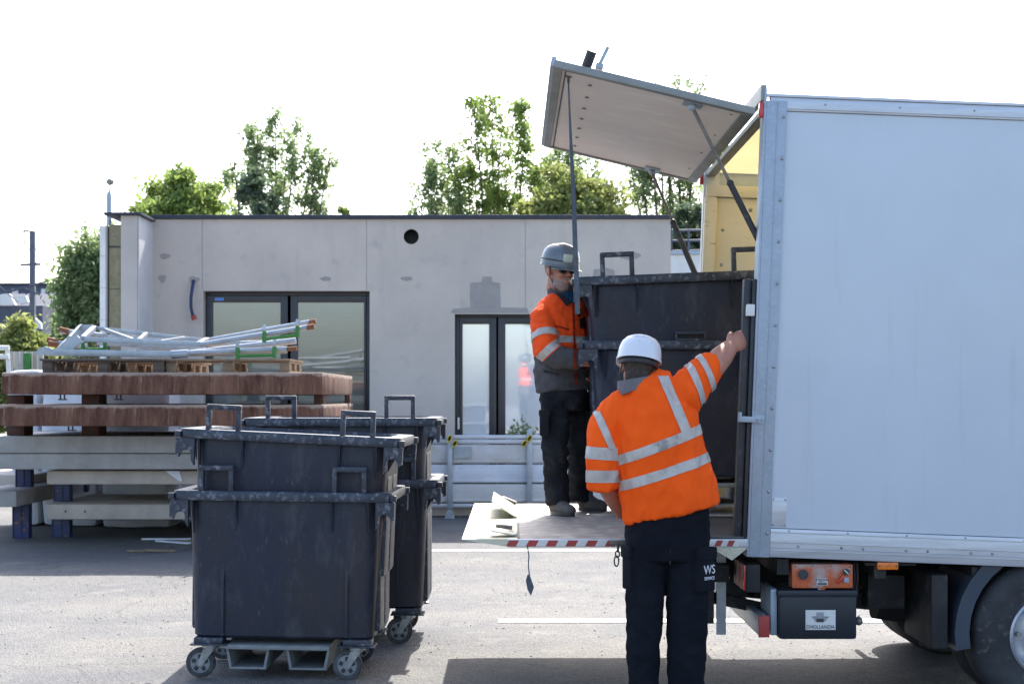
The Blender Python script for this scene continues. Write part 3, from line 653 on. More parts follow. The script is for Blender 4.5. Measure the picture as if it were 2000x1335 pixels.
# chain-link fence and concrete posts, far left
fe = empty("concrete_post_fence", P(45, 775, 26), "pale slatted concrete fence with green post at the far left behind the slabs", "fence")
for px in (22, 33, 44, 57, 68, 79): MB().box(P(px - 4.5, 0, 26).x, P(px + 4.5, 0, 26).x, 26, 26.06, 0, P(0, 686, 26).z).build("slat", M_conc2, fe, False)
MB().box(P(47, 0, 25.9).x, P(60, 0, 25.9).x, 25.85, 25.95, 0, P(0, 690, 26).z).build("post", M_green, fe, False)
ra = empty("white_pipe_rack", P(5, 775, 20), "white painted pipe rack at the far left edge", "rack")
for y in (679, 696): MB().cyl(P(-60, y, 20), P(18, y, 20), .035).build("rail", M_white, ra)
MB().cyl(P(14, 679, 20.05), P(20, 775, 20.05), .03).cyl(P(-30, 679, 20.05), P(-30, 900, 20.05), .03).build("upright", M_white, ra)

# ------------------------------------------------------------ barrier stack in front of the building
BR = empty("barrier_panel_rack", P(990, 1008, 19.25), "rack of white and grey boards with yellow clips standing before the building", "barrier rack")
YB = 19.22
def q(px, py): return P(px, py, YB)
for k, (a, b) in enumerate([(867, 905), (906, 943), (944, 981)]):
    mb = MB().box(q(832, 0).x, q(1255, 0).x, YB, YB + .10, q(0, b).z + .004, q(0, a).z - .004, .012)
    mb.box(q(832, 0).x, q(1255, 0).x, YB - .012, YB - .001, q(0, b).z + .02, q(0, b).z + .045, .003)
    mb.build("board", [M_board, M_wrap, M_board][k % 3], BR)
MB().box(q(832, 0).x, q(1255, 0).x, YB - .02, YB + .12, q(0, 857).z, q(0, 849).z, .006).box(q(832, 0).x, q(1255, 0).x, YB - .01, YB + .1, q(0, 866).z, q(0, 858).z, .004).build("top_rail", M_alu, BR)
MB().box(q(832, 0).x, q(1255, 0).x, YB - .01, YB + .1, q(0, 990).z, q(0, 983).z, .004).build("bottom_rail", M_alu, BR)
for px, t in ((879, 845), (1034, 838), (1215, 845)):
    MB().box(q(px - 5, 0).x, q(px + 5, 0).x, YB - .1, YB - .025, q(0, 992).z, q(0, t).z, .004).build("post", M_galvs, BR)
    MB().prism([Vector((q(px, 0).x + a, YB - .10, z)) for a, z in ((-.07, 0), (.07, 0), (.03, .12), (-.03, .12))], (0, .07, 0)).build("foot", M_galvs, BR)
    for dx, dz in ((0, 0), (10 if px < 1000 else -10, 10)):
        c = q(px + dx, 855 + dz); MB().cyl(c + Vector((0, -.14, 0)), c + Vector((0, -.1, 0)), .035, seg=8).bar(c + Vector((-.03, -.13, -.05)), c + Vector((.03, -.13, .05)), .02, .03).build("yellow_clip", M_yel, BR)
MB().box(q(886, 0).x, q(921, 0).x, YB - .03, YB - .016, q(0, 894).z, q(0, 872).z).build("plate", M_galvs, BR)
# weed beside the rack
wd = MB(); rs = random.Random(3)
for k in range(26):
    b = q(1015 + rs.uniform(-12, 12), 860) + Vector((0, .18, 0)); b.z = 0; e = b + Vector((rs.uniform(-.15, .15), rs.uniform(-.05, .05), rs.uniform(1.0, 1.4)))
    wd.loft([b, b.lerp(e, .6), e], [.006, .004, .001], seg=4); leaves(wd, e - Vector((0, 0, .12)), .12, 16, .03, rs)
tag(wd.build("weed", M_leaf3, smooth=False), "yellow-green weed growing by the wall behind the white boards", "plant")
# debris
def plank(px, py, L, w_, ang, label, m):
    D = CAMZ * F / (py - HY); o = MB().box(-L / 2, L / 2, -w_ / 2, w_ / 2, 0, .018, .003).build("broken_board", m)
    o.location = ((px - 1000) / F * D, D, .005); o.rotation_euler = (0, R(1), R(ang)); tag(o, label, "debris", "debris lying left of the bins")
plank(325, 1054, .55, .06, 12, "long white strip of board lying left of the bins", M_wrap)
plank(338, 1060, .45, .07, -25, "white strip crossing the longer one left of the bins", M_wrap)
plank(353, 1058, .3, .08, 3, "light brown board piece beside the white strips", M_woodl)
plank(313, 1077, .32, .09, -4, "small brown board lying nearest to the camera left of the bins", M_woodl)
plank(265, 1078, .18, .04, -4, "tiny pale splinter left of the small brown board", M_woodl)

# ------------------------------------------------------------ wheeled bins
def rring(bm, w_, d, z, r, n=5):
    vs = []
    for cx, cy, a0 in ((w_ / 2 - r, d / 2 - r, 0), (-w_ / 2 + r, d / 2 - r, 90), (-w_ / 2 + r, -d / 2 + r, 180), (w_ / 2 - r, -d / 2 + r, 270)):
        for k in range(n + 1):
            a = R(a0 + 90 * k / n); vs.append(bm.verts.new((cx + r * math.cos(a), cy + r * math.sin(a), z)))
    return vs
def shell(rings, close_top=False, cap0=True, cap1=True):
    mb = MB(); rr = [rring(mb.bm, *q_) for q_ in rings]
    for A, B in zip(rr, rr[1:]):
        n = len(A)
        for k in range(n): mb.bm.faces.new((A[k], A[(k + 1) % n], B[(k + 1) % n], B[k]))
    if cap0: mb.bm.faces.new(rr[0][::-1])
    if cap1: mb.bm.faces.new(rr[-1])
    return mb
def make_bin():
    b = empty("wheeled_bin", (0, 0, 0), "bin", "wheeled bin", "nested four-wheeled bins")
    rg = [(1.06, .60, .235, .07), (1.085, .63, .25, .07), (1.10, .645, .45, .08), (1.115, .66, .66, .08), (1.13, .68, .88, .08), (1.15, .70, 1.02, .09), (1.14, .69, 1.05, .09),
          (1.11, .66, 1.05, .09), (1.08, .63, .8, .08), (1.03, .58, .275, .07)]
    mb = shell(rg)
    bmesh.ops.subdivide_edges(mb.bm, edges=[e for e in mb.bm.edges if e.calc_length() > .3], cuts=6, use_grid_fill=True)
    for v in mb.bm.verts: v.co += Vector((noise.noise(v.co * 3), noise.noise(v.co * 3 + Vector((9, 0, 0))), 0)) * .006
    # rim
    rim = MB(); rgs = [(1.12, .67, 1.03, .09), (1.30, .80, 1.035, .05), (1.305, .805, 1.045, .05), (1.305, .805, 1.078, .05), (1.295, .795, 1.088, .05), (1.14, .69, 1.09, .10), (1.12, .67, 1.075, .10)]
    rr = [rring(rim.bm, *q_) for q_ in rgs]
    for A, B in zip(rr, rr[1:] + rr[:1]):
        n = len(A)
        for k in range(n): rim.bm.faces.new((A[k], A[(k + 1) % n], B[(k + 1) % n], B[k]))
    rim.build("rim", M_plast2, b)
    for sy in (-1,):
        for x in (-.395, .395):
            h = MB(); y = sy * .37
            for dx in (-.088, .088): h.box(x + dx - .014, x + dx + .014, y - .02, y + .02, 1.088, 1.212, .004)
            h.box(x - .102, x + .102, y - .022, y + .022, 1.205, 1.235, .006)
            h.build("handle", M_plast2, b)
    rb = mb
    for sy in (-1, 1):
        for x in (-.54, -.285, .285, .50):
            rb.prism([(x, sy * .34, 1.033), (x, sy * .395, 1.033), (x, sy * .368, .95), (x, sy * .335, .84)], (.012, 0, 0))
        for x in (-.37, .37):
            rb.prism([(x, sy * .30, .25), (x, sy * .332, .25), (x, sy * .345, .55), (x, sy * .325, .66)], (.018, 0, 0))
    for sx in (-1, 1):
        for y in (-.24, .24):
            rb.prism([(sx * .56, y, 1.033), (sx * .64, y, 1.033), (sx * .60, y, .95), (sx * .555, y, .86)], (0, .012, 0))
    body = rb.build("body", M_plast, b)
    for sx in (-1, 1):
        s = MB()
        for y in (-.13, .13): s.box(sx * .52, sx * .572, y - .10, y + .10, .27, .86, .02)
        s.build("side_moulding", M_plast2, b)
        for sy in (-1, 1):
            pl_ = [(.555, 1.034), (.665, 1.034), (.665, .935), (.645, .925), (.640, .945), (.625, .962), (.605, .968), (.585, .965), (.575, .955), (.572, .91), (.555, .88)]
            MB().prism([(sx * a, sy * .385 - .018, z) for a, z in pl_], (0, .036, 0)).box(sx * .64, sx * .675, sy * .385 - .02, sy * .385 + .02, 1.04, 1.075, .004).build("lug", M_plast2, b)
    # slot grip on the rear face
    for sx in (-1, 1):
        for sy in (-1, 1):
            MB().box(sx * .36, sx * .53, sy * .21, sy * .335, .203, .238, .006).box(sx * .33, sx * .55, sy * .19, sy * .345, .193, .2025, .002).build("foot_block", M_plast2, b)
    # grey fork pocket base
    fp = MB().box(-.34, .28, -.34, .34, .175, .20, .004)
    for x in (-.21, .15):
        for s2 in (-1, 1): fp.prism([(x + s2 * .13, -.315, .174), (x + s2 * .115, -.315, .174), (x + s2 * .095, -.315, .07), (x + s2 * .11, -.315, .07)], (0, .63, 0))
        fp.box(x - .11, x + .11, -.315, .315, .058, .0695)
    fp.build("fork_pocket", M_castgrey, b)
    for sx in (-1, 1):
        for sy in (-1, 1):
            x, y = sx * .44, sy * .29; o_ = -.055
            c = MB().cyl((x, y, .176), (x, y, .192), .05).cyl((x, y, .165), (x, y, .176), .035)
            for s2 in (-1, 1): c.prism([(x - .035, y + s2 * .031, .17), (x + .03, y + s2 * .031, .17), (x + o_ + .015, y + s2 * .031, .075), (x + o_ - .015, y + s2 * .031, .075)], (0, s2 * .004, 0))
            cs = c.build("caster", M_zinc, b)
            wl = MB().cyl((x + o_, y - .022, .088), (x + o_, y + .022, .088), .087, seg=28)
            bmesh.ops.bevel(wl.bm, geom=[e for e in wl.bm.edges if abs((e.verts[0].co - e.verts[1].co).y) < .001], offset=.008, segments=2, affect='EDGES')
            wl.build("wheel", M_rubber, cs)
            sp = MB().cyl((x + o_, y - .030, .088), (x + o_, y + .030, .088), .018, seg=12).cyl((x + o_, y - .0235, .088), (x + o_, y + .0235, .088), .058, seg=24)
            sp.build("hub", M_castgrey, cs)
            hm = MB()
            for k in range(5):
                a = k * 1.2566; hm.box(-.012, .012, y - .0245, y + .0245, .026, .05, m=Matrix.Translation((x + o_, 0, .088)) @ Matrix.Rotation(a, 4, 'Y'))
            hm.build("spoke_hole", M_blk, cs)
    return b
def grip(b):
    sg = MB().box(-.09, .09, .352, .385, 1.089, 1.10, .003).box(-.09, .09, .352, .385, 1.128, 1.142, .003)
    for x in (-.09, .08): sg.box(x, x + .012, .352, .385, 1.1, 1.128, .002)
    sg.xf(wm(b)); sg.build("slot_grip", M_plast2, b)
b0 = make_bin()
def put(o, loc, rot, sc, label):
    o.location = loc; o.rotation_euler = tuple(R(a) for a in rot); o.scale = sc; o['label'] = label
put(b0, (-1.318, 8.53, 0), (0, .7, -1.5), (.97, 1, 1), "dark scuffed bin standing on the ground nearest the camera, holding a crooked one")
for loc, rot, sc, lab in [((-1.312, 8.55, .335), (0, 2.6, -2), (.985, .975, 1), "dark bin nested crookedly inside the nearest bin, tilted down to the right"),
                          ((-1.13, 9.70, 0), (0, 0, 0), (1, 1, 1), "lower dark bin on the ground of the pair behind the nearest bins"),
                          ((-1.125, 9.70, .405), (0, 0, 0), (.985, .985, 1), "upper dark bin of the pair behind the nearest bins, its two handles level"),
                          ((1.06, 8.80, .925), (0, 0, 180), (1, .98, .955), "lower dark bin on the truck bed at the tail, between the two workers"),
                          ((1.055, 8.80, 1.32), (0, -2.2, 0), (.985, .98, .96), "upper dark bin nested on the truck, its handle against the building wall")]:
    c = copy_tree(b0); put(c, loc, rot, sc, lab)
    if "truck bed" in lab: grip(c)
    if loc[2] > .3 and "truck bed" not in lab: drop(c, ("caster", "fork_pocket", "foot_block"))

# ------------------------------------------------------------ truck
TR = empty("box_truck", (1.206, 7.25, 0), "white box truck with raised rear flap and lift platform, cut off by the frame", "truck")
TM = Matrix.Translation((1.206, 7.25, .82)) @ Matrix.Rotation(R(2.25), 4, 'Y') @ Matrix.Diagonal((1, 1, 1.009, 1))
def T(mb, name, m, par=None, smooth=True): return mb.build(name, m, par or TR, smooth, xf=TM)
LB = 4.9; W_ = 2.31; HB = 2.34
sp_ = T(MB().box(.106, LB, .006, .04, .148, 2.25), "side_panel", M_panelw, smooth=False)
br = MB().box(.106, LB, -.004, .04, 0, .145, .004)
for z, h_ in ((.075, .006), (.125, .005), (.035, .004), (.05, .003)): br.box(.106, LB, -.010, -.0045, z, z + h_, .001)
brl = T(br, "bottom_rail", M_alu)
trl = MB().box(.02, LB, -.004, .04, 2.252, 2.32, .004).box(.0, LB, -.012, .06, 2.3205, 2.335, .002); trl.box(.02, LB, -.010, -.0045, 2.262, 2.27, .001)
T(trl, "top_rail", M_alu)
po = MB().box(0, .105, -.012, .05, -.002, 2.30, .004).box(-.012, .0, -.012, .10, -.002, 2.36, .003).box(.055, .058, -.015, -.0125, 0, 2.29)
post = T(po, "corner_post", M_galv)
rv = MB()
for k in range(11): rv.sphere((.088, -.013, .12 + k * .21), (.009, .006, .009), 10)
T(rv, "rivet", M_zinc, post)
rv = MB()
for k in range(22):
    rv.sphere((.2 + k * .30, -.006, .135), (.0045, .004, .0045), 8)
    if k % 3 != 1: rv.sphere((.25 + k * .11, -.006, .06), (.007, .005, .007), 8)
T(rv, "rivet", M_zinc, brl)
rv = MB()
for k in range(12): rv.sphere((.3 + k * .38, -.006, 2.29), (.005, .004, .005), 8)
T(rv, "rivet", M_zinc, TR)
idp = T(MB().box(.109, .185, .0035, .0055, .155, .30, .001), "id_plate", M_alu)
rv = MB()
for x in (.117, .177):
    for z in (.163, .292): rv.sphere((x, .003, z), (.005, .003, .005), 8)
T(rv, "screw", M_zinc, idp)
T(MB().box(-.012, .09, 2.24, W_, 0, 2.33, .004), "far_corner_post", M_white)
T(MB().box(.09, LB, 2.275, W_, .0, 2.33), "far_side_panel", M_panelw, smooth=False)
T(MB().box(.02, LB - .1, 2.215, 2.238, .10, 2.12, .004), "inner_plywood_wall", M_ply)
T(MB().box(.0, LB - .1, 2.19, 2.236, 2.125, 2.2, .006), "inner_rail", M_ply)
T(MB().box(-.01, .07, 2.17, 2.213, .1, 2.12, .01), "inner_post", M_ply)
rv = MB()
for k in range(9): rv.sphere((.12, 2.213, .3 + k * .23), (.012, .004, .012), 8)
for k in range(5): rv.sphere((.3 + k * .25, 2.213, 2.05), (.014, .004, .014), 8)
T(rv, "wall_screw", M_zinc)
T(MB().box(.07, LB - .1, .045, .065, .10, 2.2), "near_plywood_wall", M_ply, smooth=False)
T(MB().box(LB - .1, LB, .045, 2.26, 0, 2.29), "front_wall", M_ply, smooth=False)
T(MB().box(.07, LB - .1, .04, 2.27, 2.292, 2.30), "roof", M_roofw, smooth=False)
T(MB().box(.0, LB - .1, .066, 2.212, .075, .10), "floor", M_floor, smooth=False)
T(MB().box(-.0, .06, .05, 2.24, 2.262, 2.29, .004), "rear_header", M_edge)
T(MB().box(-.03, .0, -.0, 2.24, 2.30, 2.38, .003), "header_flashing", M_edge)
for y in (.0, 2.285): T(MB().box(-.035, -.013, y - .01, y + .03, 2.215, 2.29, .005), "marker_lamp", M_red)
# black seal pillar at rear of the near post
bp_ = T(MB().box(-.075, -.035, .02, .075, .06, 1.40, .01).box(-.034, -.014, .0, .05, .02, 1.40, .006), "door_post", M_blk)
T(MB().box(-.062, -.02, -.02, .018, 1.21, 1.27, .006), "white_block", M_white, bp_)
lt = T(MB().box(-.075, .03, -.03, -.014, .675, .705, .003).box(-.012, .05, -.022, -.013, .668, .715, .002).box(-.08, -.068, -.035, .02, .675, .725, .003), "latch", M_galv)
T(MB().sphere((.012, -.032, .69), (.006, .004, .006), 8).sphere((.035, -.024, .69), (.006, .004, .006), 8), "screw", M_zinc, lt)
# raised flap
Hn = Vector((1.235, 7.25, 3.07)); On = Vector((.215, 7.25, 3.315)); dy = Vector((0, 2.31, 0)); ax = (On - Hn); fl = ax.length; ax.normalize(); up = Vector((0, 1, 0)).cross(ax) * -1
if up.z < 0: up = -up
FM = Matrix((ax, Vector((0, 1, 0)), up)).transposed().to_4x4(); FM.translation = Hn
def FB(mb, name, m, par): return mb.build(name, m, par, True, xf=FM)
flap = FB(MB().box(.02, fl - .02, .03, 2.28, .006, .036), "tail_flap", M_door, TR)
FB(MB().box(0, fl, -.004, .045, -.004, .034, .004).box(0, fl, 2.265, 2.314, -.004, .045, .004).box(fl - .045, fl, .046, 2.264, -.004, .045, .004).box(0, .06, .046, 2.264, -.006, .045, .004), "edge_frame", M_edge, flap)
FB(MB().box(fl - .002, fl + .022, -.0, 2.31, -.0, .05, .006), "rubber_edge", M_galv, flap)
FB(MB().box(fl - .066, fl - .058, .046, 2.264, .0015, .0055), "seam", M_blk, flap)
for k in range(7):
    y = .25 + k * .3; x = fl - .2
    FB(MB().bar((x - .011, y, .002), (x + .011, y + .008, .002), .004, .005).bar((x, y - .022, .002), (x, y + .01, .002), .004, .005), "fixing_clip", M_chain, flap)
scr = MB()
for k in range(0, 8, 2): scr.sphere((.1, .15 + k * .29, .005), (.007, .007, .004), 8)
FB(scr, "hinge_screws", M_chain, flap)
cm = FB(MB().cyl((fl - .16, .05, .045), (fl - .17, .02, .125), .026), "rear_camera", M_blk, flap)
FB(MB().box(fl - .245, fl - .205, .02, .09, .046, .075, .003).bar((fl - .225, .03, .075), (fl - .245, .03, .165), .02, .018), "flag_bracket", M_galvs, flap)
FB(MB().box(.26, .36, .06, .16, -.006, .004, .002).sphere((.31, .08, -.02), .022), "strut_bracket", M_galv, flap)
FB(MB().box(.26, .36, 2.15, 2.26, -.006, .004, .002).sphere((.31, 2.2, -.02), .022), "strut_bracket", M_galv, flap)
a = FM @ Vector((.31, .08, -.02)); e = P(1487, 480, 7.34); m_ = a.lerp(e, .55)
MB().cyl(a, m_, .009).build("gas_strut_rod", M_chain, flap); MB().cyl(m_, e, .0165).sphere(m_, .019).build("gas_strut", M_blk, flap)
a = FM @ Vector((.31, 2.2, -.02)); e = P(1362, 545, 9.35); m_ = a.lerp(e, .47)
MB().cyl(a, m_, .009).build("gas_strut_rod", M_chain, flap); MB().cyl(m_, e, .019).sphere(m_, .021).build("gas_strut", M_blk, flap)
# strap
pts = [(1110, 158), (1113, 230), (1116, 300), (1121, 400), (1124, 500), (1127, 560), (1128, 613)]; wds = [3, 4, 7, 9, 10, 10, 9.5]
sb = MB(); sb.loft([P(x, y, 7.42) for x, y in pts], [(w2 / F * 7.42 / 2, .003) for w2 in wds], seg=8)
pull = sb.build("pull_strap", M_strap, flap)
MB().cyl(P(1110, 150, 7.42), P(1110, 162, 7.42), .008).bar(P(1104, 149, 7.42), P(1117, 150, 7.42), .02, .01).build("strap_hook", M_chain, pull)
# lift platform
Y0, Y1 = 7.25, 9.66; ZP = .907
plm = MB().prism([(.03, Y0, ZP), (-.02, Y0, .868), (1.2, Y0, .862), (1.2, Y0, ZP)], (0, Y1 - Y0, 0))
plat = plm.build("lift_platform", M_tread, TR, False)
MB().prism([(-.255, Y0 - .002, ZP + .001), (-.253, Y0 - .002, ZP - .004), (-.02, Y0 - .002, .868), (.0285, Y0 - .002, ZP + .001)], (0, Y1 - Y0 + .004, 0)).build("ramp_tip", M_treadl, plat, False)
ed = MB().box(-.02, 1.2, Y0 - .012, Y0 - .003, .866, ZP + .001, .002).build("edge_profile", M_alu, plat)
rr_ = MB(); ww_ = MB()
x = -.03; k = 0
while x < .78:
    (rr_ if k % 2 == 0 else ww_).prism([(x, Y0 - .0155, .872), (x + .05, Y0 - .0155, .872), (x + .066, Y0 - .0155, .902), (x + .016, Y0 - .0155, .902)], (0, .003, 0)); x += .0502; k += 1
rr_.build("red_stripe", M_redp, ed, False); ww_.build("white_stripe", M_white, ed, False)
rr_ = MB(); ww_ = MB()
x = 1.03; k = 0
while x < 1.15:
    (rr_ if k % 2 == 0 else ww_).prism([(x, Y0 - .0155, .872), (x + .03, Y0 - .0155, .872), (x + .044, Y0 - .0155, .902), (x + .014, Y0 - .0155, .902)], (0, .003, 0)); x += .0305; k += 1
rr_.build("red_stripe", M_redp, ed, False); ww_.build("white_stripe", M_white, ed, False)
grv = MB()
for k in range(30):
    grv.box(-.245 + k * .009, -.242 + k * .009, Y0 + .02, Y1 - .02, ZP + .0015, ZP + .003)
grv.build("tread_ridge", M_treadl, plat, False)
for y0, y1, ang, L in ((8.45, 9.3, 33, .17), (7.33, 7.47, 10, .13)):
    m4 = Matrix.Translation((.02, 0, ZP + .006)) @ Matrix.Rotation(R(ang), 4, 'Y')
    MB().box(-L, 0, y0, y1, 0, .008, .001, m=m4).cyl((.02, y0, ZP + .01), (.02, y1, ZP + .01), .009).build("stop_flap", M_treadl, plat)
m4 = Matrix.Translation((.02, 0, ZP + .006)) @ Matrix.Rotation(R(22), 4, 'Y')
MB().box(-.10, 0, 9.33, 9.42, 0, .03, .002, m=m4).box(-.11, -.02, 7.65, 7.72, 0, .02, .002, m=Matrix.Translation((.02, 0, ZP + .006)) @ Matrix.Rotation(R(8), 4, 'Y')).build("stop_lever", M_chain, plat)
MB().box(.03, .04, Y0 + .03, Y1 - .03, ZP + .001, ZP + .004).build("seam", M_blk, plat)
MB().box(1.0, 1.26, Y0 + .0, Y1, ZP + .003, ZP + .012, .002).build("bridge_plate", M_floor, plat)
MB().prism([(1.0, Y0 - .01, ZP + .004), (1.20, Y0 - .01, ZP - .045), (1.12, Y0 - .01, .80), (1.02, Y0 - .01, .86)], (0, .02, 0)).build("side_bracket", M_treadl, plat, False)
# hanging leaf strap and chain
sb = MB(); pts = [(1030, 1064), (1033, 1085), (1032, 1105), (1034, 1122)]
sb.loft([P(x, y, 7.235) for x, y in pts], .003, seg=6)
sb.prism([P(x, y, 7.235) for x, y in [(1034, 1120), (1043, 1146), (1037, 1163), (1030, 1150), (1027, 1132), (1030, 1122)]], (0, .006, 0)); sb.build("warning_tab", M_strap, plat)
def ringlink(c, a, b, r, rotz):
    mb_ = MB(); n = 20; ps = []
    for k in range(n):
        t = 2 * math.pi * k / n; ps.append(Vector((math.cos(t) * a * math.cos(rotz), math.cos(t) * a * math.sin(rotz), math.sin(t) * b)) + c)
    mb_.loft(ps, r, side=(0, 1, 0.3), seg=8, closed=True); return mb_
lk = ringlink(P(1207, 1070, 7.22), .010, .018, .004, 1.2).build("chain_link", M_chain, plat)
ringlink(P(1206, 1081, 7.22), .010, .018, .004, .1).build("chain_link", M_chain, plat); ringlink(P(1204, 1095, 7.22), .012, .026, .004, .3).build("chain_link", M_chain, plat)
MB().box(P(1190, 0, 7.23).x, P(1222, 0, 7.23).x, 7.222, 7.236, P(0, 1064, 7.23).z, P(0, 1054, 7.23).z, .002).build("chain_clasp", M_chain, plat)
# things under the body (world coordinates)
def wb_(px0, px1, py0, py1, D, d, bev=.004, mb=None):
    mb = mb or MB(); a = P(px0, py1, D); b = P(px1, py0, D); return mb.box(a.x, b.x, D, D + d, a.z, b.z, bev)
cb = wb_(1547, 1666, 1101, 1148, 7.29, .10, .008).build("control_box", M_orangep, TR)
MB().prism([P(1597, 1148, 7.3), P(1612, 1148, 7.3), P(1610, 1156, 7.3), P(1599, 1156, 7.3)], (0, .012, 0)).build("box_tab", M_orangep, cb)
MB().cyl(P(1569, 1121, 7.29), P(1569, 1121, 7.265), .026).cyl(P(1569, 1121, 7.265), P(1569, 1121, 7.258), .017).build("black_knob", M_blk, cb)
MB().cyl(P(1653, 1116, 7.29), P(1653, 1116, 7.272), .017).build("rotary_switch", M_blk, cb)
MB().bar(P(1649, 1112, 7.268), P(1657, 1120, 7.268), .006, .005).build("switch_mark", M_white, cb)
MB().bar(P(1636, 1138, 7.27), P(1648, 1124, 7.27), .014, .014, bev=.003).build("red_key", M_red, cb)
wb_(1648, 1658, 1127, 1137, 7.285, .004, .001).build("small_button", M_galv, cb)
lb = wb_(1595, 1617, 1128, 1142, 7.285, .004, 0).build("label_plate", M_alu, cb, False)
textobj("WEIDENIE", .014, P(1606, 1131.5, 7.2835), FRONT, M_blk, lb, .0004); MB().box(P(1597, 0, 7.283).x, P(1615, 0, 7.283).x, 7.2825, 7.2845, P(0, 1141, 7.28).z, P(0, 1138, 7.28).z).build("label_bar", M_blk, lb, False)
textobj("VERIN 1 2", .009, P(1606, 1135.5, 7.2835), FRONT, M_blk, lb, .0004)
scw = MB()
for px, py in ((1553, 1105), (1587, 1104), (1624, 1105), (1660, 1106), (1553, 1143), (1577, 1144), (1627, 1143), (1659, 1143)): scw.sphere(P(px, py, 7.29), (.004, .003, .004), 8)
scw.build("screw", M_chain, cb)
bb = wb_(1522, 1674, 1158, 1248, 7.28, .34, .016).build("battery_box", M_box, TR)
wb_(1519, 1676, 1152, 1166, 7.275, .36, .01).build("box_lid", M_box, bb)
wb_(1505, 1518, 1150, 1240, 7.32, .3, .006).build("mounting_plate", M_galv, bb)
MB().sphere(P(1677, 1212, 7.33), .022).cyl(P(1670, 1212, 7.33), P(1680, 1205, 7.33), .012).build("cable_gland", M_chain, bb)
pn = wb_(1573.5, 1632, 1190.5, 1229, 7.2745, .005, 0).build("white_label", M_white, bb, False)
M_ink = mat("label_ink", (.05, .05, .06), (.05, .05, .06), 3, .6); M_inkg = mat("label_ink_grey", (.32, .32, .33), (.32, .32, .33), 3, .6); M_inkm = mat("label_ink_mid", (.16, .16, .17), (.16, .16, .17), 3, .6)
textobj("DHOLLANDIA", .0265, P(1602.7, 1223.5, 7.2725), FRONT, M_ink, pn, .0004, sx=.86)
lg = MB()
for k in range(3): lg.box(P(1586 + k * 3.2, 0, 7.27).x, P(1619 - k * 3.2, 0, 7.27).x, 7.2725, 7.2735, P(0, 1203 + k * 3.6 + 2.2, 7.27).z, P(0, 1203 + k * 3.6, 7.27).z)
lg.build("logo_lines", M_inkm, pn, False)
MB().box(P(1595, 0, 7.27).x, P(1609, 0, 7.27).x, 7.2715, 7.2722, P(0, 1207, 7.27).z, P(0, 1195, 7.27).z).build("logo_square", M_inkg, pn, False)
MB().box(P(1595, 0, 7.27).x, P(1609, 0, 7.27).x, 7.2715, 7.2722, P(0, 1214, 7.27).z, P(0, 1207.3, 7.27).z).build("logo_base", M_ink, pn, False)
am = wb_(1714, 1755, 1097, 1112, 7.262, .03, .006).build("side_marker", M_amber, TR)
for px in (1718, 1751): MB().sphere(P(px, 1104.5, 7.262), (.005, .004, .005), 8).build("screw", M_chain, am)
textobj("e1", .018, P(1735, 1104.5, 7.261), FRONT, mat("amber_mark", (.5, .1, .01), None, 3, .4), am, .0005)
wb_(1690, 1790, 1098, 1104, 7.285, .05, .003).build("marker_rail", M_chass, TR)
# tail lamp: rear-facing panel and its dark housing
X = lambda px, D: (px - 1000) / F * D
tl = MB().box(X(1456, 7.3), X(1484, 7.3), 7.28, 7.62, .63, .775, .01).build("tail_lamp", M_chass, TR)
MB().box(X(1456, 7.3) - .012, X(1456, 7.3) - .001, 7.285, 7.32, .64, .77, .004).build("red_lens", M_red, tl)
MB().box(X(1456, 7.3) - .014, X(1456, 7.3) - .001, 7.325, 7.60, .64, .77, .006).build("lamp_panel", mat("lamp_panel", (.42, .28, .25), (.35, .22, .2), 9, .5, c3=(.5, .12, .08), s3=8, lo3=.5, hi3=.6), tl)
bu = MB().box(1.262, 1.31, 7.27, 8.25, .41, .51, .006).build("underrun_bumper", M_galvs, TR)
MB().box(1.258, 1.314, 7.255, 7.268, .405, .515, .004).build("bumper_end", M_redp, bu)
MB().box(1.262, 1.31, 8.6, 9.45, .41, .51, .006).build("underrun_bumper", M_galvs, TR)
un = MB()
un.box(1.30, 5.9, 7.95, 8.03, .52, .72, .01).box(1.30, 5.9, 8.85, 8.93, .52, .72, .01)
for k in range(9): un.box(1.36 + k * .5, 1.42 + k * .5, 7.30, 9.5, .72 - .02 * k, .80 - .02 * k)
un.build("chassis_rail", M_chass, TR)
ar = MB().bar((1.33, 7.75, .58), (1.10, 7.75, .78), .05, .09).bar((1.33, 8.9, .58), (1.10, 8.9, .78), .05, .09).bar((1.95, 7.75, .52), (1.15, 7.75, .60), .05, .09).bar((1.95, 8.9, .52), (1.15, 8.9, .60), .05, .09)
ar.bar((1.10, 7.5, .70), (1.10, 9.3, .70), .09, .09).bar((1.5, 7.7, .46), (1.02, 7.7, .56), .03, .06)
ar.build("lift_arm", M_chass, TR)
MB().bar((1.12, 7.62, .82), (1.12, 7.62, .36), .05, .02).build("arm_bracket", M_galvs, TR)
MB().box(1.04, 1.08, 7.6, 7.9, .42, .60, .006).build("arm_stop", M_chass, TR)
wr = MB()
for px in (1668, 1674): wr.loft([P(px, 1098, 7.33), P(px + 1, 1130, 7.33), P(px - 3, 1160, 7.34), P(px - 10, 1175, 7.36)], .006, seg=8)
wr.build("cable", M_chass, TR)
MB().cyl((2.0, 7.85, .48), (2.35, 7.9, .42), .07).box(1.9, 2.1, 7.6, 7.9, .5, .68, .01).cyl((2.22, 7.62, .30), (2.22, 7.62, .62), .035).build("suspension", M_chass, TR)
MB().cyl((2.765, 7.3, .40), (2.765, 9.5, .40), .07).sphere((2.765, 8.4, .40), .17).build("axle", M_chass, TR)
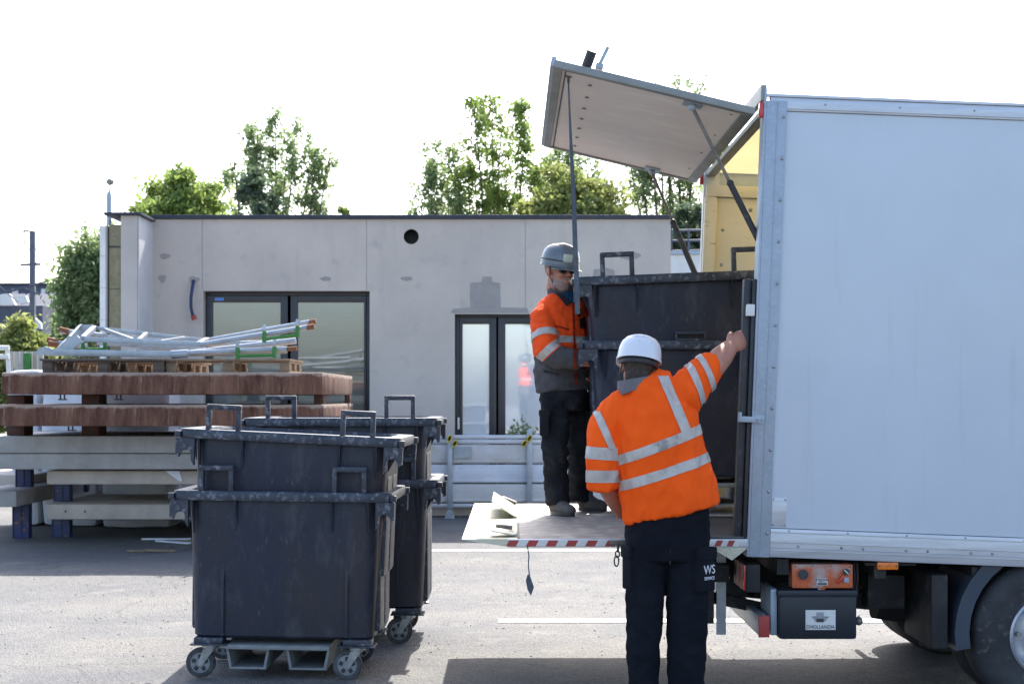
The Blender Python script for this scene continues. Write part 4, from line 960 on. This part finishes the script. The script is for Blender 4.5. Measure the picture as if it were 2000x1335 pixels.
def lathe(prof, cx, cz, seg=48):
    mb = MB(); rg_ = []
    for r, y in prof: rg_.append([mb.bm.verts.new((cx + r * math.cos(2 * math.pi * k / seg), y, cz + r * math.sin(2 * math.pi * k / seg))) for k in range(seg)])
    for A, B in zip(rg_, rg_[1:]):
        for k in range(seg): mb.bm.faces.new((A[k], A[(k + 1) % seg], B[(k + 1) % seg], B[k]))
    return mb
def wheel(cx, y, s, hub=True):
    c = .40; r = .40
    t = lathe([(.20, y), (.225, y - .0), (.30, y - s * .02), (.35, y - s * .018), (.382, y), (.395, y + s * .02), (r, y + s * .04), (r, y + s * .08), (.392, y + s * .084), (.392, y + s * .09), (r, y + s * .094), (r, y + s * .13), (.392, y + s * .134), (.392, y + s * .14), (r, y + s * .144), (r, y + s * .19), (.382, y + s * .225), (.30, y + s * .24), (.2, y + s * .22)], cx, c)
    w_ = t.build("wheel", mat("tyre_rubber", (.022, .023, .026), (.045, .045, .05), 6, .75, c3=(.12, .11, .10), s3=20, lo3=.6, hi3=.75), TR)
    lathe([(.215, y - s * .002), (.205, y - s * .012), (.195, y), (.19, y + s * .03), (.175, y + s * .10), (.15, y + s * .115), (.10, y + s * .11), (.085, y + s * .10), (.08, y + s * .03), (.06, y + s * .02), (.0005, y + s * .02)], cx, c).build("rim", M_alu, w_)
    for k in range(6):
        a = k * math.pi / 3; nb = MB().cyl((cx + .135 * math.cos(a), y + s * .11, c + .135 * math.sin(a)), (cx + .135 * math.cos(a), y + s * .08, c + .135 * math.sin(a)), .013, seg=6); nb.build("wheel_nut", M_zinc, w_)
    return w_
wheel(2.765, 7.29, 1); wheel(2.765, 7.56, 1); wheel(2.765, 9.5, -1); wheel(2.765, 9.23, -1)
def guard(y0, y1):
    mb = MB(); A = []; B = []
    n = 14
    for k in range(n + 1):
        a = R(190 - 150 * k / n); r = .50; A.append(Vector((2.765 + r * math.cos(a), y0, .42 + r * math.sin(a)))); B.append(Vector((2.765 + (r - .02) * math.cos(a), y0, .42 + (r - .02) * math.sin(a))))
    mb.prism(A + B[::-1], (0, y1 - y0, 0))
    C_ = [Vector((2.765 + (.425) * math.cos(R(190 - 150 * k / n)), y0, .42 + .425 * math.sin(R(190 - 150 * k / n)))) for k in range(n + 1)]
    mb.prism([v + Vector((0, .003, 0)) for v in B + C_[::-1]], (0, .012, 0))
    return mb
guard(7.275, 7.83).build("mudguard", mat("mudguard_plastic", (.03, .045, .07), (.04, .055, .08), 5, .45), TR)
guard(8.98, 9.5).build("mudguard", mat("mudguard_plastic", (.03, .045, .07)), TR)
MB().box(2.15, 2.235, 7.29, 7.80, .34, .72, .01).build("mud_flap", M_chass, TR)
# cab ahead of the box, outside the frame
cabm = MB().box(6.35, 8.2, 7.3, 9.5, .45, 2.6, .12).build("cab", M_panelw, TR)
MB().box(6.8, 7.7, 7.285, 7.31, 1.55, 2.25, .05).box(8.19, 8.215, 7.5, 9.3, 1.5, 2.3, .02).build("cab_window", M_glassdark, cabm)
# frame edge seen inside the truck under the bin
MB().box(1.06, 1.5, 8.42, 9.35, .925, .934).build("bin_mat", M_alu, TR)
# ------------------------------------------------------------ people
def frame(o, f, tilt=0):
    f = Vector(f).normalized(); l = Vector((0, 0, 1)).cross(f).normalized(); u = f.cross(l)
    m = Matrix((f, l, u)).transposed().to_4x4(); m = m @ Matrix.Rotation(tilt, 4, 'X'); m.translation = o; return m
def head(mb, M, neck):
    S_ = lambda c, r: mb.sphere(M @ Vector(c), r, 20, M.to_3x3().to_4x4())
    S_((-.005, 0, .03), (.095, .076, .10)); S_((.02, 0, -.035), (.073, .063, .083)); S_((.058, 0, -.098), (.034, .036, .028))
    S_((.076, 0, .024), (.022, .050, .013)); S_((.093, 0, -.060), (.011, .024, .007)); S_((.093, 0, -.072), (.010, .020, .006))
    for s in (-1, 1): S_((.0, s * .078, -.008), (.019, .011, .033)); S_((.068, s * .034, -.025), (.025, .022, .022))
    mb.loft([M @ Vector((.088, 0, .012)), M @ Vector((.104, 0, -.012)), M @ Vector((.108, 0, -.03))], [.009, .012, .016], seg=10)
    mb.loft([M @ Vector((-.02, 0, -.03)), M @ Vector((-.035, 0, -.10)), neck], [.055, .052, .062], seg=16)
def hand(mb, w_, x, thumb, curl=(35, 50, 35), tcurl=.5, sc=1.0, palm=.088):
    x = Vector(x).normalized(); y = Vector(thumb); y = (y - x * y.dot(x)).normalized(); z = x.cross(y) if curl[0] >= 0 else -x.cross(y)
    def L(a, b, c): return w_ + (x * a + y * b + z * c) * sc
    mb.loft([L(-.02, 0, 0), L(.02, 0, 0), L(.055, .001, 0), L(palm, 0, .0), L(palm + .006, 0, -.002)], [(.028 * sc, .019 * sc), (.035 * sc, .017 * sc), (.042 * sc, .0155 * sc), (.041 * sc, .013 * sc), (.034 * sc, .009 * sc)], side=y, seg=16)
    for by, ln in ((.031, .9), (.0105, 1.0), (-.0105, .93), (-.031, .74)):
        a = 0; p = [L(palm - .02, by, 0), L(palm, by * 1.05, 0)]; q = Vector((palm, 0))
        for cu, l_ in zip(curl, (.042 * ln, .027 * ln, .022 * ln)):
            a += abs(cu); q = q + Vector((math.cos(R(a)), -math.sin(R(a)))) * l_; p.append(L(q.x, by * 1.08, q.y))
        mb.loft(p, [.009 * sc, .0098 * sc, .009 * sc, .0083 * sc, .0066 * sc], side=y, seg=10)
    mb.loft([L(.012, .020, -.004), L(.035, .045, -.010), L(.058, .058 - .01 * tcurl, -.022 - .012 * tcurl), L(.078, .056 - .028 * tcurl, -.034 - .02 * tcurl)], [.015 * sc, .013 * sc, .0105 * sc, .008 * sc], side=z, seg=10)
def helmet(M, m, root, inner=True):
    mb = MB(); n = 40; prof = [(1.03, -.012), (1.03, -.002), (1.0, .0), (.985, .03), (.95, .06), (.86, .09), (.70, .112), (.45, .127), (.18, .133), (.02, .134)]
    rings = []
    for r, z in prof:
        rings.append([mb.bm.verts.new(M @ Vector(((.137 * r) * math.cos(2 * math.pi * k / n) + .004, .112 * r * math.sin(2 * math.pi * k / n), z + .004 * math.cos(2 * math.pi * k / n)))) for k in range(n)])
    for A, B in zip(rings, rings[1:]):
        for k in range(n): mb.bm.faces.new((A[k], A[(k + 1) % n], B[(k + 1) % n], B[k]))
    mb.bm.faces.new(rings[-1])
    i2 = [mb.bm.verts.new(M @ Vector(((.128) * math.cos(2 * math.pi * k / n) + .004, .104 * math.sin(2 * math.pi * k / n), -.012))) for k in range(n)]
    i3 = [mb.bm.verts.new(M @ Vector(((.10) * math.cos(2 * math.pi * k / n) + .004, .08 * math.sin(2 * math.pi * k / n), .07))) for k in range(n)]
    for A, B in ((i2, rings[0]), (i3, i2)):
        for k in range(n): mb.bm.faces.new((A[k], A[(k + 1) % n], B[(k + 1) % n], B[k]))
    mb.bm.faces.new(i3[::-1])
    h_ = mb.build("helmet", m, root)
    pk = MB(); A = []; B = []
    for k in range(13):
        a = R(-62 + 124 * k / 12); A.append(M @ Vector((.137 * math.cos(a) + .0, .112 * math.sin(a), -.004))); e = 1 + .33 * max(0, math.cos(a)) ** 2
        B.append(M @ Vector((.137 * e * math.cos(a) + .0, .112 * e * math.sin(a), -.016)))
    pk.prism(A + B[::-1], M.to_3x3() @ Vector((0, 0, -.004))); pk.build("peak", m, h_)
    cr = MB()
    for s in (-.03, .03): cr.loft([M @ Vector((.11 - .0, s, .070)), M @ Vector((.06, s, .114)), M @ Vector((.0, s, .126)), M @ Vector((-.07, s, .110)), M @ Vector((-.115, s, .066))], [(.006, .004)] * 5, side=M.to_3x3() @ Vector((0, 1, 0)), seg=8)
    cr.build("helmet_ridge", m, h_); return h_
def segd(p, a, b, ra, rb):
    d = b - a; t = max(0, min(1, (p - a).dot(d) / d.length_squared)); return (p - a - d * t).length / (ra + (rb - ra) * t)
def wrinkle(me, amp, freq=9, st=(1, 1, 2.2), seed=0):
    nrm = [v.normal.copy() for v in me.vertices]
    for v, vn in zip(me.vertices, nrm):
        p = v.co; q_ = Vector((p.x * st[0], p.y * st[1], p.z * st[2])) * freq + Vector((seed, seed, 0))
        n1 = noise.noise(q_); n2 = noise.noise(q_ * 2.3)
        v.co = p + vn * amp * ((1 - abs(n1) * 2) * .8 + n2 * .5 - .25)
def strips(me, bands, cls, m, root, off=.0035):
    for c, n_, hw, reg in bands:
        bm = bmesh.new(); bm.from_mesh(me); c = Vector(c); n_ = Vector(n_).normalized()
        for s in (-1, 1):
            bmesh.ops.bisect_plane(bm, geom=bm.verts[:] + bm.edges[:] + bm.faces[:], plane_co=c + n_ * hw * s, plane_no=n_ * s, clear_outer=True)
        kill = [f for f in bm.faces if cls(f.calc_center_median()) != reg and not (callable(reg) and reg(f.calc_center_median()))]
        bmesh.ops.delete(bm, geom=kill, context='FACES')
        if not bm.faces: bm.free(); continue
        bm.normal_update()
        for v in bm.verts: v.co += v.normal * off
        out = bpy.data.meshes.new("s"); bm.to_mesh(out); bm.free(); link("reflective_stripe", out, m, root)
def split(me, planes, pick):
    bm = bmesh.new(); bm.from_mesh(me)
    for c, n_ in planes: bmesh.ops.bisect_plane(bm, geom=bm.verts[:] + bm.edges[:] + bm.faces[:], plane_co=c, plane_no=Vector(n_).normalized())
    for f in bm.faces: f.material_index = pick(f.calc_center_median())
    bm.to_mesh(me); bm.free()
def boot(heel, toe, m, root, h=.16):
    d = (toe - heel); L = d.length; d.normalize(); up = Vector((0, 0, 1)); s = up.cross(d)
    mb = MB(); pts = [heel + d * (L * t) + up * z for t, z in ((-.02, .05), (.08, .055), (.3, .055), (.55, .045), (.8, .036), (.97, .03), (1.02, .026))]
    mb.loft(pts, [(.02, .03), (.036, .05), (.038, .052), (.044, .044), (.047, .036), (.036, .028), (.012, .014)], side=s, seg=16)
    mb.loft([heel + d * (L * .22) + up * .05, heel + d * (L * .2) + up * h], [(.045, .055), (.048, .055)], side=s, seg=16)
    me = remesh(mb, .006, 2); wrinkle(me, .0025, 25); o = link("boot", me, m, root)
    so_ = MB(); n = 22; poly = []
    for k in range(n):
        a = 2 * math.pi * k / n; cx = math.cos(a); w2 = .045 * (1 + .12 * cx); poly.append(heel + d * (L * .5 + cx * (L * .53)) + s * (w2 * math.sin(a)) + up * .002)
    so_.prism(poly, (0, 0, .022)); so_.build("sole", M_blk, o)
    lc = MB()
    for k in range(4):
        c = heel + d * (L * (.40 + k * .07)) + up * (.115 - k * .011); lc.bar(c - s * .022, c + s * .022, .006, .006)
    lc.build("lace", M_rubber, o)
    return o

from mathutils.bvhtree import BVHTree
def surfpatch(me, quad, m, par, name, off=.004, nu=8, nv=8):
    bm = bmesh.new(); bm.from_mesh(me); bv = BVHTree.FromBMesh(bm); bm.free(); o_ = Vector((0, 0, CAMZ)); q = [Vector((a, b, 0)) for a, b in quad]; mb = MB(); G = {}
    for i in range(nu + 1):
        for j in range(nv + 1):
            u, v = i / nu, j / nv; p = q[0].lerp(q[1], u).lerp(q[3].lerp(q[2], u), v)
            d = (P(p.x, p.y, 8) - o_).normalized(); h = bv.ray_cast(o_, d)
            if h[0] is not None: G[i, j] = (h[0] + h[1] * off, h[0] - h[1] * .003)
    T_ = {k: mb.bm.verts.new(a) for k, (a, b) in G.items()}
    for i in range(nu):
        for j in range(nv):
            ks = [(i, j), (i + 1, j), (i + 1, j + 1), (i, j + 1)]
            if all(k in T_ for k in ks) and max((G[ks[0]][0] - G[k][0]).length for k in ks) < .06: mb.bm.faces.new([T_[k] for k in ks])
    if not mb.bm.faces: return None
    bmesh.ops.solidify(mb.bm, geom=mb.bm.faces[:], thickness=.003)
    return mb.build(name, m, par)

# ======== worker on the platform
def worker_a():
    D0 = 8.85; f = Vector((.66, -.75, 0)); s = Vector((.75, .66, 0))
    root_pts = {}
    foot1h, foot1t = Vector((P(1078, 0, 8.74).x, 8.78, .909)), Vector((P(1118, 0, 8.6).x, 8.60, .909))
    foot2h, foot2t = Vector((P(1131, 0, 9.0).x, 9.02, .909)), Vector((P(1184, 0, 9.0).x, 8.98, .909))
    def c(px, py, D=D0): return P(px, py, D)
    tor = [c(1101, 762), c(1099, 735), c(1097, 700), c(1096, 655), c(1098, 615), c(1101, 592), c(1102, 576), c(1102, 566)]
    trad = [(.185, .145), (.188, .15), (.19, .152), (.205, .15), (.205, .135), (.165, .115), (.10, .085), (.07, .07)]
    rs_, re, rw = c(1098, 614) - s * .172, c(1069, 690, 8.62), c(1140, 706, 8.60)
    ls_, le, lw = c(1100, 604) + s * .175, c(1171, 652, 8.98), c(1158, 706, 8.86)
    M = frame(c(1092, 528, 8.80), (.56, -.82, -.13), R(-2)); neck = c(1099, 575)
    # body
    mb = MB(); head(mb, M, neck)
    mb.loft([neck, tor[5], tor[3], tor[1], c(1102, 790)], [.06, (.13, .09), (.15, .10), (.12, .09), (.10, .07)], side=s)
    mb.loft([rs_, re, rw], [.05, .042, .03]); mb.loft([ls_, le, lw], [.05, .042, .03])
    for hp, k, an in ((c(1084, 785, 8.76), c(1085, 880, 8.74), foot1h + f * .05 + Vector((0, 0, .1))), (c(1122, 785, 8.94), c(1130, 880, 8.96), foot2h + Vector((.05, 0, .1)))):
        mb.loft([hp, k, an, an - Vector((0, 0, .06))], [.048, .045, .035, .03])
    mb.loft([foot1h + Vector((0, 0, .05)), foot1t + Vector((-.03, .03, .04))], .025); mb.loft([foot2h + Vector((0, 0, .05)), foot2t + Vector((-.04, 0, .04))], .025)
    hand(mb, rw + Vector((.01, 0, -.0)), (.9, .15, .12), (0, -.3, 1), (28, 55, 45), 1)
    hand(mb, lw, (-.15, -.3, -.9), (-.9, -.2, .1), (20, 40, 35), .6)
    me = remesh(mb, .0055, 1)
    per = link("person", me, M_skin); tag(per, "worker in grey helmet and orange-grey jacket standing on the lift platform", "person")
    # jacket
    jb = MB(); jb.loft(tor, trad, side=s, seg=28)
    jb.loft([rs_ + Vector((.05, .04, .02)), rs_ + Vector((.0, .0, -.02)), rs_.lerp(re, .5), re + Vector((0, 0, .02)), re.lerp(rw, .35) + Vector((0, 0, -.012)), re.lerp(rw, .75), rw - Vector((.008, 0, 0))], [.062, .074, .076, .072, .068, .055, .048], side=(0, 1, 0))
    jb.loft([ls_ - s * .03, ls_ + Vector((.01, 0, -.01)), ls_.lerp(le, .55), le, le.lerp(lw, .4), lw + Vector((0, 0, .03))], [.07, .075, .068, .062, .058, .048], side=(0, 1, 0))
    # chest pocket flap and zip fold volumes
    me = remesh(jb, .008, 3); wrinkle(me, .011, 8, (1, 1, 1.8), 3); wrinkle(me, .004, 19, (1, 1, 1), 5)
    def cls(p):
        d = {'r': min(segd(p, rs_, re, .075, .07), segd(p, re, rw, .07, .05)), 'l': min(segd(p, ls_, le, .07, .06), segd(p, le, lw, .06, .05)), 't': min(segd(p, tor[0], tor[3], .17, .17), segd(p, tor[3], tor[6], .17, .12))}
        return min(d, key=d.get)
    ua = (re - rs_).normalized()
    gz = P(0, 697, D0).z; ga = re.lerp(rw, .12); gan = ((rw - re).normalized() + Vector((0, 0, -.9))).normalized(); gl = le.lerp(lw, .15)
    def pick(p):
        k = cls(p)
        if k == 't': return 1 if p.z < gz else 0
        if k == 'r': return 1 if (p - ga).dot(gan) > 0 else 0
        return 1 if (p - gl).dot((lw - le).normalized()) > 0 else 0
    split(me, [(Vector((0, 0, gz)), (0, 0, 1)), (ga, gan), (gl, lw - le)], pick)
    jk = link("jacket", me, [M_hiv2, M_grey], per)
    bands = [(c(0, 664), (0, 0, 1), .021, 't'), (rs_.lerp(re, .58), ua, .022, 'r'), (ga - gan * .03, gan, .024, 'r'), (ls_.lerp(le, .8), (le - ls_), .02, 'l')]
    strips(me, bands, cls, M_refl, jk)
    MB().loft([c(1102, 592), c(1101, 583), c(1099, 572), c(1097, 560)], [(.118, .10), (.108, .096), (.098, .092), (.094, .092)], side=s, seg=24, cap=False).build("collar", M_collar if False else M_grey, jk)
    jm = jk.data
    surfpatch(jm, [(1078, 566), (1088, 562), (1116, 592), (1106, 598)], M_grey, jk, "lapel", .008)
    surfpatch(jm, [(1122, 566), (1132, 572), (1126, 596), (1117, 592)], M_grey, jk, "lapel", .008)
    surfpatch(jm, [(1092, 568), (1120, 570), (1118, 590), (1110, 592)], M_blueshirt, jk, "blue_shirt", .006)
    surfpatch(jm, [(1117, 596), (1121, 596), (1127, 752), (1122, 752)], mat("placket_orange", (.50, .05, .02), None, 5, .9), jk, "zip_placket", .005, 3, 24)
    surfpatch(jm, [(1083, 634), (1112, 642), (1112, 645), (1083, 637)], mat("placket_orange", (.50, .05, .02)), jk, "pocket_flap", .005, 8, 2)
    surfpatch(jm, [(1130, 622), (1141, 619), (1142, 640), (1131, 641)], M_blk, jk, "dark_pocket", .008)
    surfpatch(jm, [(1126, 603), (1131, 603), (1131, 618), (1126, 618)], M_blk, jk, "radio", .015)
    surfpatch(jm, [(1062, 722), (1092, 730), (1091, 733), (1061, 725)], M_blk, jk, "pocket_seam", .003, 8, 2)
    # trousers
    tb_ = MB(); tb_.loft([c(1101, 750), c(1102, 775), c(1103, 800)], [(.160, .125), (.170, .13), (.150, .12)], side=s)
    tb_.loft([c(1086, 785, 8.78), c(1084, 825, 8.76), c(1084, 870, 8.74), c(1086, 920, 8.74), c(1088, 965, 8.74), c(1089, 985, 8.74)], [.085, .087, .078, .074, .07, .068], side=s)
    tb_.loft([c(1122, 785, 8.93), c(1130, 825, 8.95), c(1131, 870, 8.96), c(1132, 920, 8.98), c(1131, 960, 9.0), c(1131, 978, 9.0)], [.085, .08, .072, .068, .064, .062], side=s)
    me = remesh(tb_, .009, 2); wrinkle(me, .013, 8, (1, 1, 1.9), 7); wrinkle(me, .004, 20, (1, 1, 1), 7); tr_ = link("trousers", me, M_black, per)
    for ct, px_, D_ in ((1, 1063, 8.66), (2, 1152, 8.92)):
        a = c(px_, 822, D_); MB().box(a.x - .028, a.x + .028, a.y - .05, a.y + .07, a.z - .09, a.z + .05, .012).box(a.x - .033, a.x + .033, a.y - .055, a.y + .075, a.z + .03, a.z + .07, .01).build("cargo_pocket", M_black, tr_)
    boot(foot1h, foot1t, M_boot, per); boot(foot2h, foot2t, M_boot, per)
    # head gear
    MH = M @ Matrix.Translation((-.004, 0, .035)) @ Matrix.Rotation(R(4), 4, 'Y'); hl = helmet(MH, M_helmg, per)
    MB().box(-.006, .012, -.028, .028, -.02, .028, .004, m=MH @ Matrix.Translation((.125, -.035, .048)) @ Matrix.Rotation(R(-18), 4, 'Z')).build("headlamp", mat("pale_lamp", (.45, .52, .47), (.5, .55, .5), 5, .3), hl)
    st_ = MB(); st_.loft([MH @ Vector((.0 + .131 * math.cos(a), .114 * math.sin(a), .03)) for a in [2 * math.pi * k / 30 for k in range(30)]], [(.004, .009)] * 30, side=MH.to_3x3() @ Vector((0, 0, 1)), seg=6, closed=True); st_.build("lamp_strap", M_blk, hl)
    for sd in (-1, 1): MB().loft([M @ Vector((.01, sd * .083, .03)), M @ Vector((.02, sd * .080, -.04)), M @ Vector((.045, sd * .045, -.115)), M @ Vector((.05, 0, -.125))], [(.006, .003)] * 4, side=M.to_3x3() @ Vector((1, 0, 0)), seg=6).build("chin_strap", M_blk, hl)
    g_ = MB()
    for sd in (-1, 1): g_.sphere(M @ Vector((.086, sd * .034, .002)), (.014, .031, .019), 16, M.to_3x3().to_4x4())
    g_.bar(M @ Vector((.097, -.012, .008)), M @ Vector((.097, .012, .008)), .006, .006)
    for sd in (-1, 1): g_.bar(M @ Vector((.08, sd * .062, .008)), M @ Vector((-.0, sd * .083, .005)), .004, .009)
    g_.build("sunglasses", M_glassdark, per)
    bd = MB(); bd.sphere(M @ Vector((.026, 0, -.078)), (.0715, .0645, .052), 24, M.to_3x3().to_4x4()).sphere(M @ Vector((.060, 0, -.100)), (.036, .039, .030), 20, M.to_3x3().to_4x4()).sphere(M @ Vector((.099, 0, -.047)), (.009, .026, .006), 12, M.to_3x3().to_4x4())
    me = remesh(bd, .005, 1); wrinkle(me, .002, 60); link("beard", me, M_hair, per)
    hb = MB(); hb.sphere(M @ Vector((-.022, 0, .02)), (.083, .0775, .085), 20, M.to_3x3().to_4x4()); hb.build("hair", M_hair, per)
worker_a()

# ======== worker on the ground, seen from behind
def worker_b():
    D0 = 7.0
    def c(px, py, D=D0): return P(px, py, D)
    s = Vector((math.cos(R(11)), .0, math.sin(R(11))))
    tor = [c(1313, 1000), c(1304, 958), c(1292, 905), c(1284, 855), c(1275, 805), c(1268, 775), c(1259, 756), c(1251, 744)]
    trad = [(.240, .165), (.236, .17), (.222, .17), (.212, .16), (.205, .145), (.165, .12), (.135, .108), (.110, .095)]
    Ls, Le, Lw = c(1198, 808, 7.0), c(1180, 935, 7.0), c(1211, 1000, 7.17)
    Rs, Re, Rw = c(1338, 775, 7.02), c(1396, 711, 7.13), c(1426, 678, 7.24)
    M = frame(c(1246, 716, 7.01), (-.10, .97, -.16), R(9)); neck = c(1260, 752)
    mb = MB(); head(mb, M, neck)
    mb.loft([neck, tor[5], tor[3], tor[1], c(1304, 1030)], [.06, (.14, .09), (.19, .13), (.2, .14), (.17, .12)], side=s)
    mb.loft([Ls, c(1180, 925), Le.lerp(Lw, .15), Le.lerp(Lw, .6), Lw], [.06, .052, .053, .045, .032])
    mb.loft([Rs, Re, Re.lerp(Rw, .5), Rw], [.06, .062, .057, .042])
    hand(mb, Lw, (.5, .6, -.55), (-.1, .9, .5), (18, 30, 25), .5, 1.02)
    hand(mb, Rw + Vector((-.006, 0, .0)), (.62, .30, .30), (-.35, -.1, 1), (48, 70, 40), 1, 1.14)
    for pts_ in (((1262, 1070), (1259, 1200), (1257, 1390)), ((1344, 1070), (1342, 1200), (1339, 1390))):
        mb.loft([c(*q_) for q_ in pts_] + [c(pts_[2][0], 1408)], [.08, .055, .04, .035])
        a = c(pts_[2][0], 1408); mb.loft([a, a + Vector((0, .14, -.02))], .026)
    me = remesh(mb, .0055, 1); per = link("person", me, M_skin)
    tag(per, "worker in white helmet and bright orange top seen from behind, standing on the ground", "person")
    # shirt
    jb = MB(); jb.loft(tor, trad, side=s, seg=32)
    jb.loft([c(1225, 785), c(1198, 806), c(1183, 840, 6.99), c(1178, 885, 6.98), c(1177, 925, 6.98), c(1179, 951, 6.99)], [.07, .075, .080, .082, .082, .079], side=(0, 1, 0))
    jb.loft([c(1300, 790), c(1335, 770), c(1360, 745, 7.06), c(1383, 722, 7.11), c(1393, 713, 7.14)], [.09, .10, .087, .073, .066], side=(0, 1, 0))
    me = remesh(jb, .0075, 3); wrinkle(me, .017, 4.2, (1.5, 1.5, .8), 2); wrinkle(me, .009, 10, (1.7, 1.7, .7), 4)
    def cls(p):
        d = {'l': segd(p, c(1192, 815), c(1178, 950), .075, .082), 'r': segd(p, c(1352, 755), c(1400, 706, 7.15), .085, .06), 't': min(segd(p, tor[0], tor[3], .22, .19), segd(p, tor[3], tor[6], .19, .13))}
        return min(d, key=d.get)
    sl_ = link("shirt", me, M_hiv, per)
    n1 = Vector((-math.sin(R(20.7)), 0, math.cos(R(20.7)))); n2 = Vector((-math.sin(R(18)), 0, math.cos(R(18))))
    up_c = c(1278, 870); lo_c = c(1296, 919)
    brd = Vector((-.42, 0, 1.05)).normalized(); brn = Vector((.93, 0, .372)); brn2 = Vector((.925, 0, .38))
    back = lambda p: p.y < D0 + .03
    bands = [(up_c, n1, .024, 't'), (lo_c, n2, .024, 't'),
             (c(1313, 789), brn, .025, lambda p: p.y < D0 + .06 and cls(p) in 'tr' and (p - up_c).dot(n1) > .02 and p.z < c(0, 735).z),
             (c(1180, 842), Vector((.925, 0, .38)), .017, lambda p: p.y < D0 + .05 and c(0, 878).z < p.z < c(0, 803).z),
             (c(1176, 884), (.06, 0, 1), .030, 'l'), (c(1176, 928), (.0, 0, 1), .030, 'l'),
             (c(1357, 742), (.94, 0, .34), .018, 'r'), (c(1379, 716), (.94, 0, .40), .016, 'r')]
    strips(me, bands, cls, M_refl, sl_, .003)
    MB().loft([c(1395, 711, 7.145), c(1398, 708, 7.155)], [.066, .064], side=(0, 1, 0), seg=24).build("cuff", M_collar, sl_)
    MB().loft([c(1252, 755), c(1250, 750), c(1248, 743), c(1247, 737)], [(.122, .108), (.118, .106), (.110, .101), (.106, .099)], side=(math.cos(R(16)), 0, math.sin(R(16))), seg=28, cap=False).build("collar", M_collar, sl_)
    # trousers
    tb_ = MB(); tb_.loft([c(1307, 975), c(1304, 1015), c(1303, 1060), c(1303, 1090)], [(.195, .135), (.205, .145), (.208, .145), (.19, .13)], side=(1, 0, 0), seg=28)
    tb_.loft([c(1263, 1060), c(1261, 1120), c(1259, 1190), c(1257, 1260), c(1257, 1335), c(1256, 1400), c(1256, 1412)], [.105, .098, .087, .080, .072, .074, .074], side=(1, 0, 0))
    tb_.loft([c(1342, 1060), c(1343, 1120), c(1343, 1190), c(1341, 1260), c(1340, 1335), c(1339, 1400), c(1339, 1412)], [.108, .106, .100, .093, .087, .085, .085], side=(1, 0, 0))
    me = remesh(tb_, .009, 2); wrinkle(me, .010, 6, (1.3, 1.3, 1.3), 9); wrinkle(me, .005, 14, (1, 1, 1), 9); tr_ = link("trousers", me, M_navy, per)
    PM = Matrix.Translation(c(1343, 1110)) @ Matrix.Rotation(R(42), 4, 'Z')
    pk = MB().box(-.06, .06, -.128, -.085, -.10, .09, .012, m=PM).build("cargo_pocket", M_navy, tr_)
    MB().box(-.065, .065, -.136, -.10, .055, .115, .008, m=PM).build("pocket_flap", M_navy, pk)
    wt = mat("print_white", (.7, .7, .72), (.65, .65, .68), 5, .7)
    for bd, sz, zo, sx in (("WS", .062, .005, .9), ("SERVICE", .022, -.036, .95)):
        rot = (PM.to_3x3() @ FRONT.to_matrix()).to_euler(); textobj(bd, sz, PM @ Vector((.012, -.1295, zo)), rot, wt, pk, .0012, sx=sx)
    PM2 = Matrix.Translation(c(1262, 1110)) @ Matrix.Rotation(R(-75), 4, 'Z')
    pk = MB().box(-.06, .06, -.106, -.075, -.10, .09, .012, m=PM2).build("cargo_pocket", M_navy, tr_)
    MB().box(-.065, .065, -.112, -.09, .055, .115, .008, m=PM2).build("pocket_flap", M_navy, pk)
    # back yoke seam, belt
    MB().loft([c(1303, 1065) + Vector((0, -.146, 0)), c(1303, 1095) + Vector((0, -.13, 0))], [(.003, .002)] * 2, seg=6).build("seat_seam", M_blk, tr_)
    boot(Vector((c(1257, 0).x, 6.96, .002)), Vector((c(1245, 0).x, 7.23, .002)), M_boot, per); boot(Vector((c(1340, 0).x, 6.96, .002)), Vector((c(1352, 0).x, 7.23, .002)), M_boot, per)
    MH = M @ Matrix.Translation((-.006, 0, .036)) @ Matrix.Rotation(R(2), 4, 'Y'); MH = MH @ Matrix.Diagonal((.95, .97, .93, 1)); hl = helmet(MH, M_helmw, per)
    vt = MB()
    for k in range(4):
        for yy, zz_, xx in ((.045, .119, -.028), (.047, .094, -.082)):
            y_ = -yy * .6 + k * .022; vt.box(-.007, .007, -.0045, .0045, -.004, .004, .001, m=MH @ Matrix.Translation((xx, y_, zz_ + .004 - abs(y_) * .16)) @ Matrix.Rotation(R(-25 if xx > -.05 else -52), 4, 'Y'))
    vt.build("vent_slots", M_blk, hl)
    MB().loft([MH @ Vector((.004 + .128 * math.cos(a) * .9, .104 * .93 * math.sin(a), -.026)) for a in [R(95 + 170 * k / 20) for k in range(21)]], [(.015, .004)] * 21, side=MH.to_3x3() @ Vector((0, 0, 1)), seg=8).build("head_band", M_blk, hl)
    for sd in (-1, 1):
        MB().loft([M @ Vector((-.03, sd * .084, .02)), M @ Vector((-.005, sd * .088, -.05)), M @ Vector((.03, sd * .07, -.10))], [(.007, .003)] * 3, side=M.to_3x3() @ Vector((1, 0, 0)), seg=6).build("chin_strap", M_blk, hl)
    hb = MB().sphere(M @ Vector((-.012, 0, .018)), (.090, .078, .080), 20, M.to_3x3().to_4x4()).sphere(M @ Vector((-.035, 0, -.055)), (.056, .064, .06), 20, M.to_3x3().to_4x4()); me = remesh(hb, .006, 2); wrinkle(me, .003, 60); link("hair", me, M_hairb, per)
worker_b()
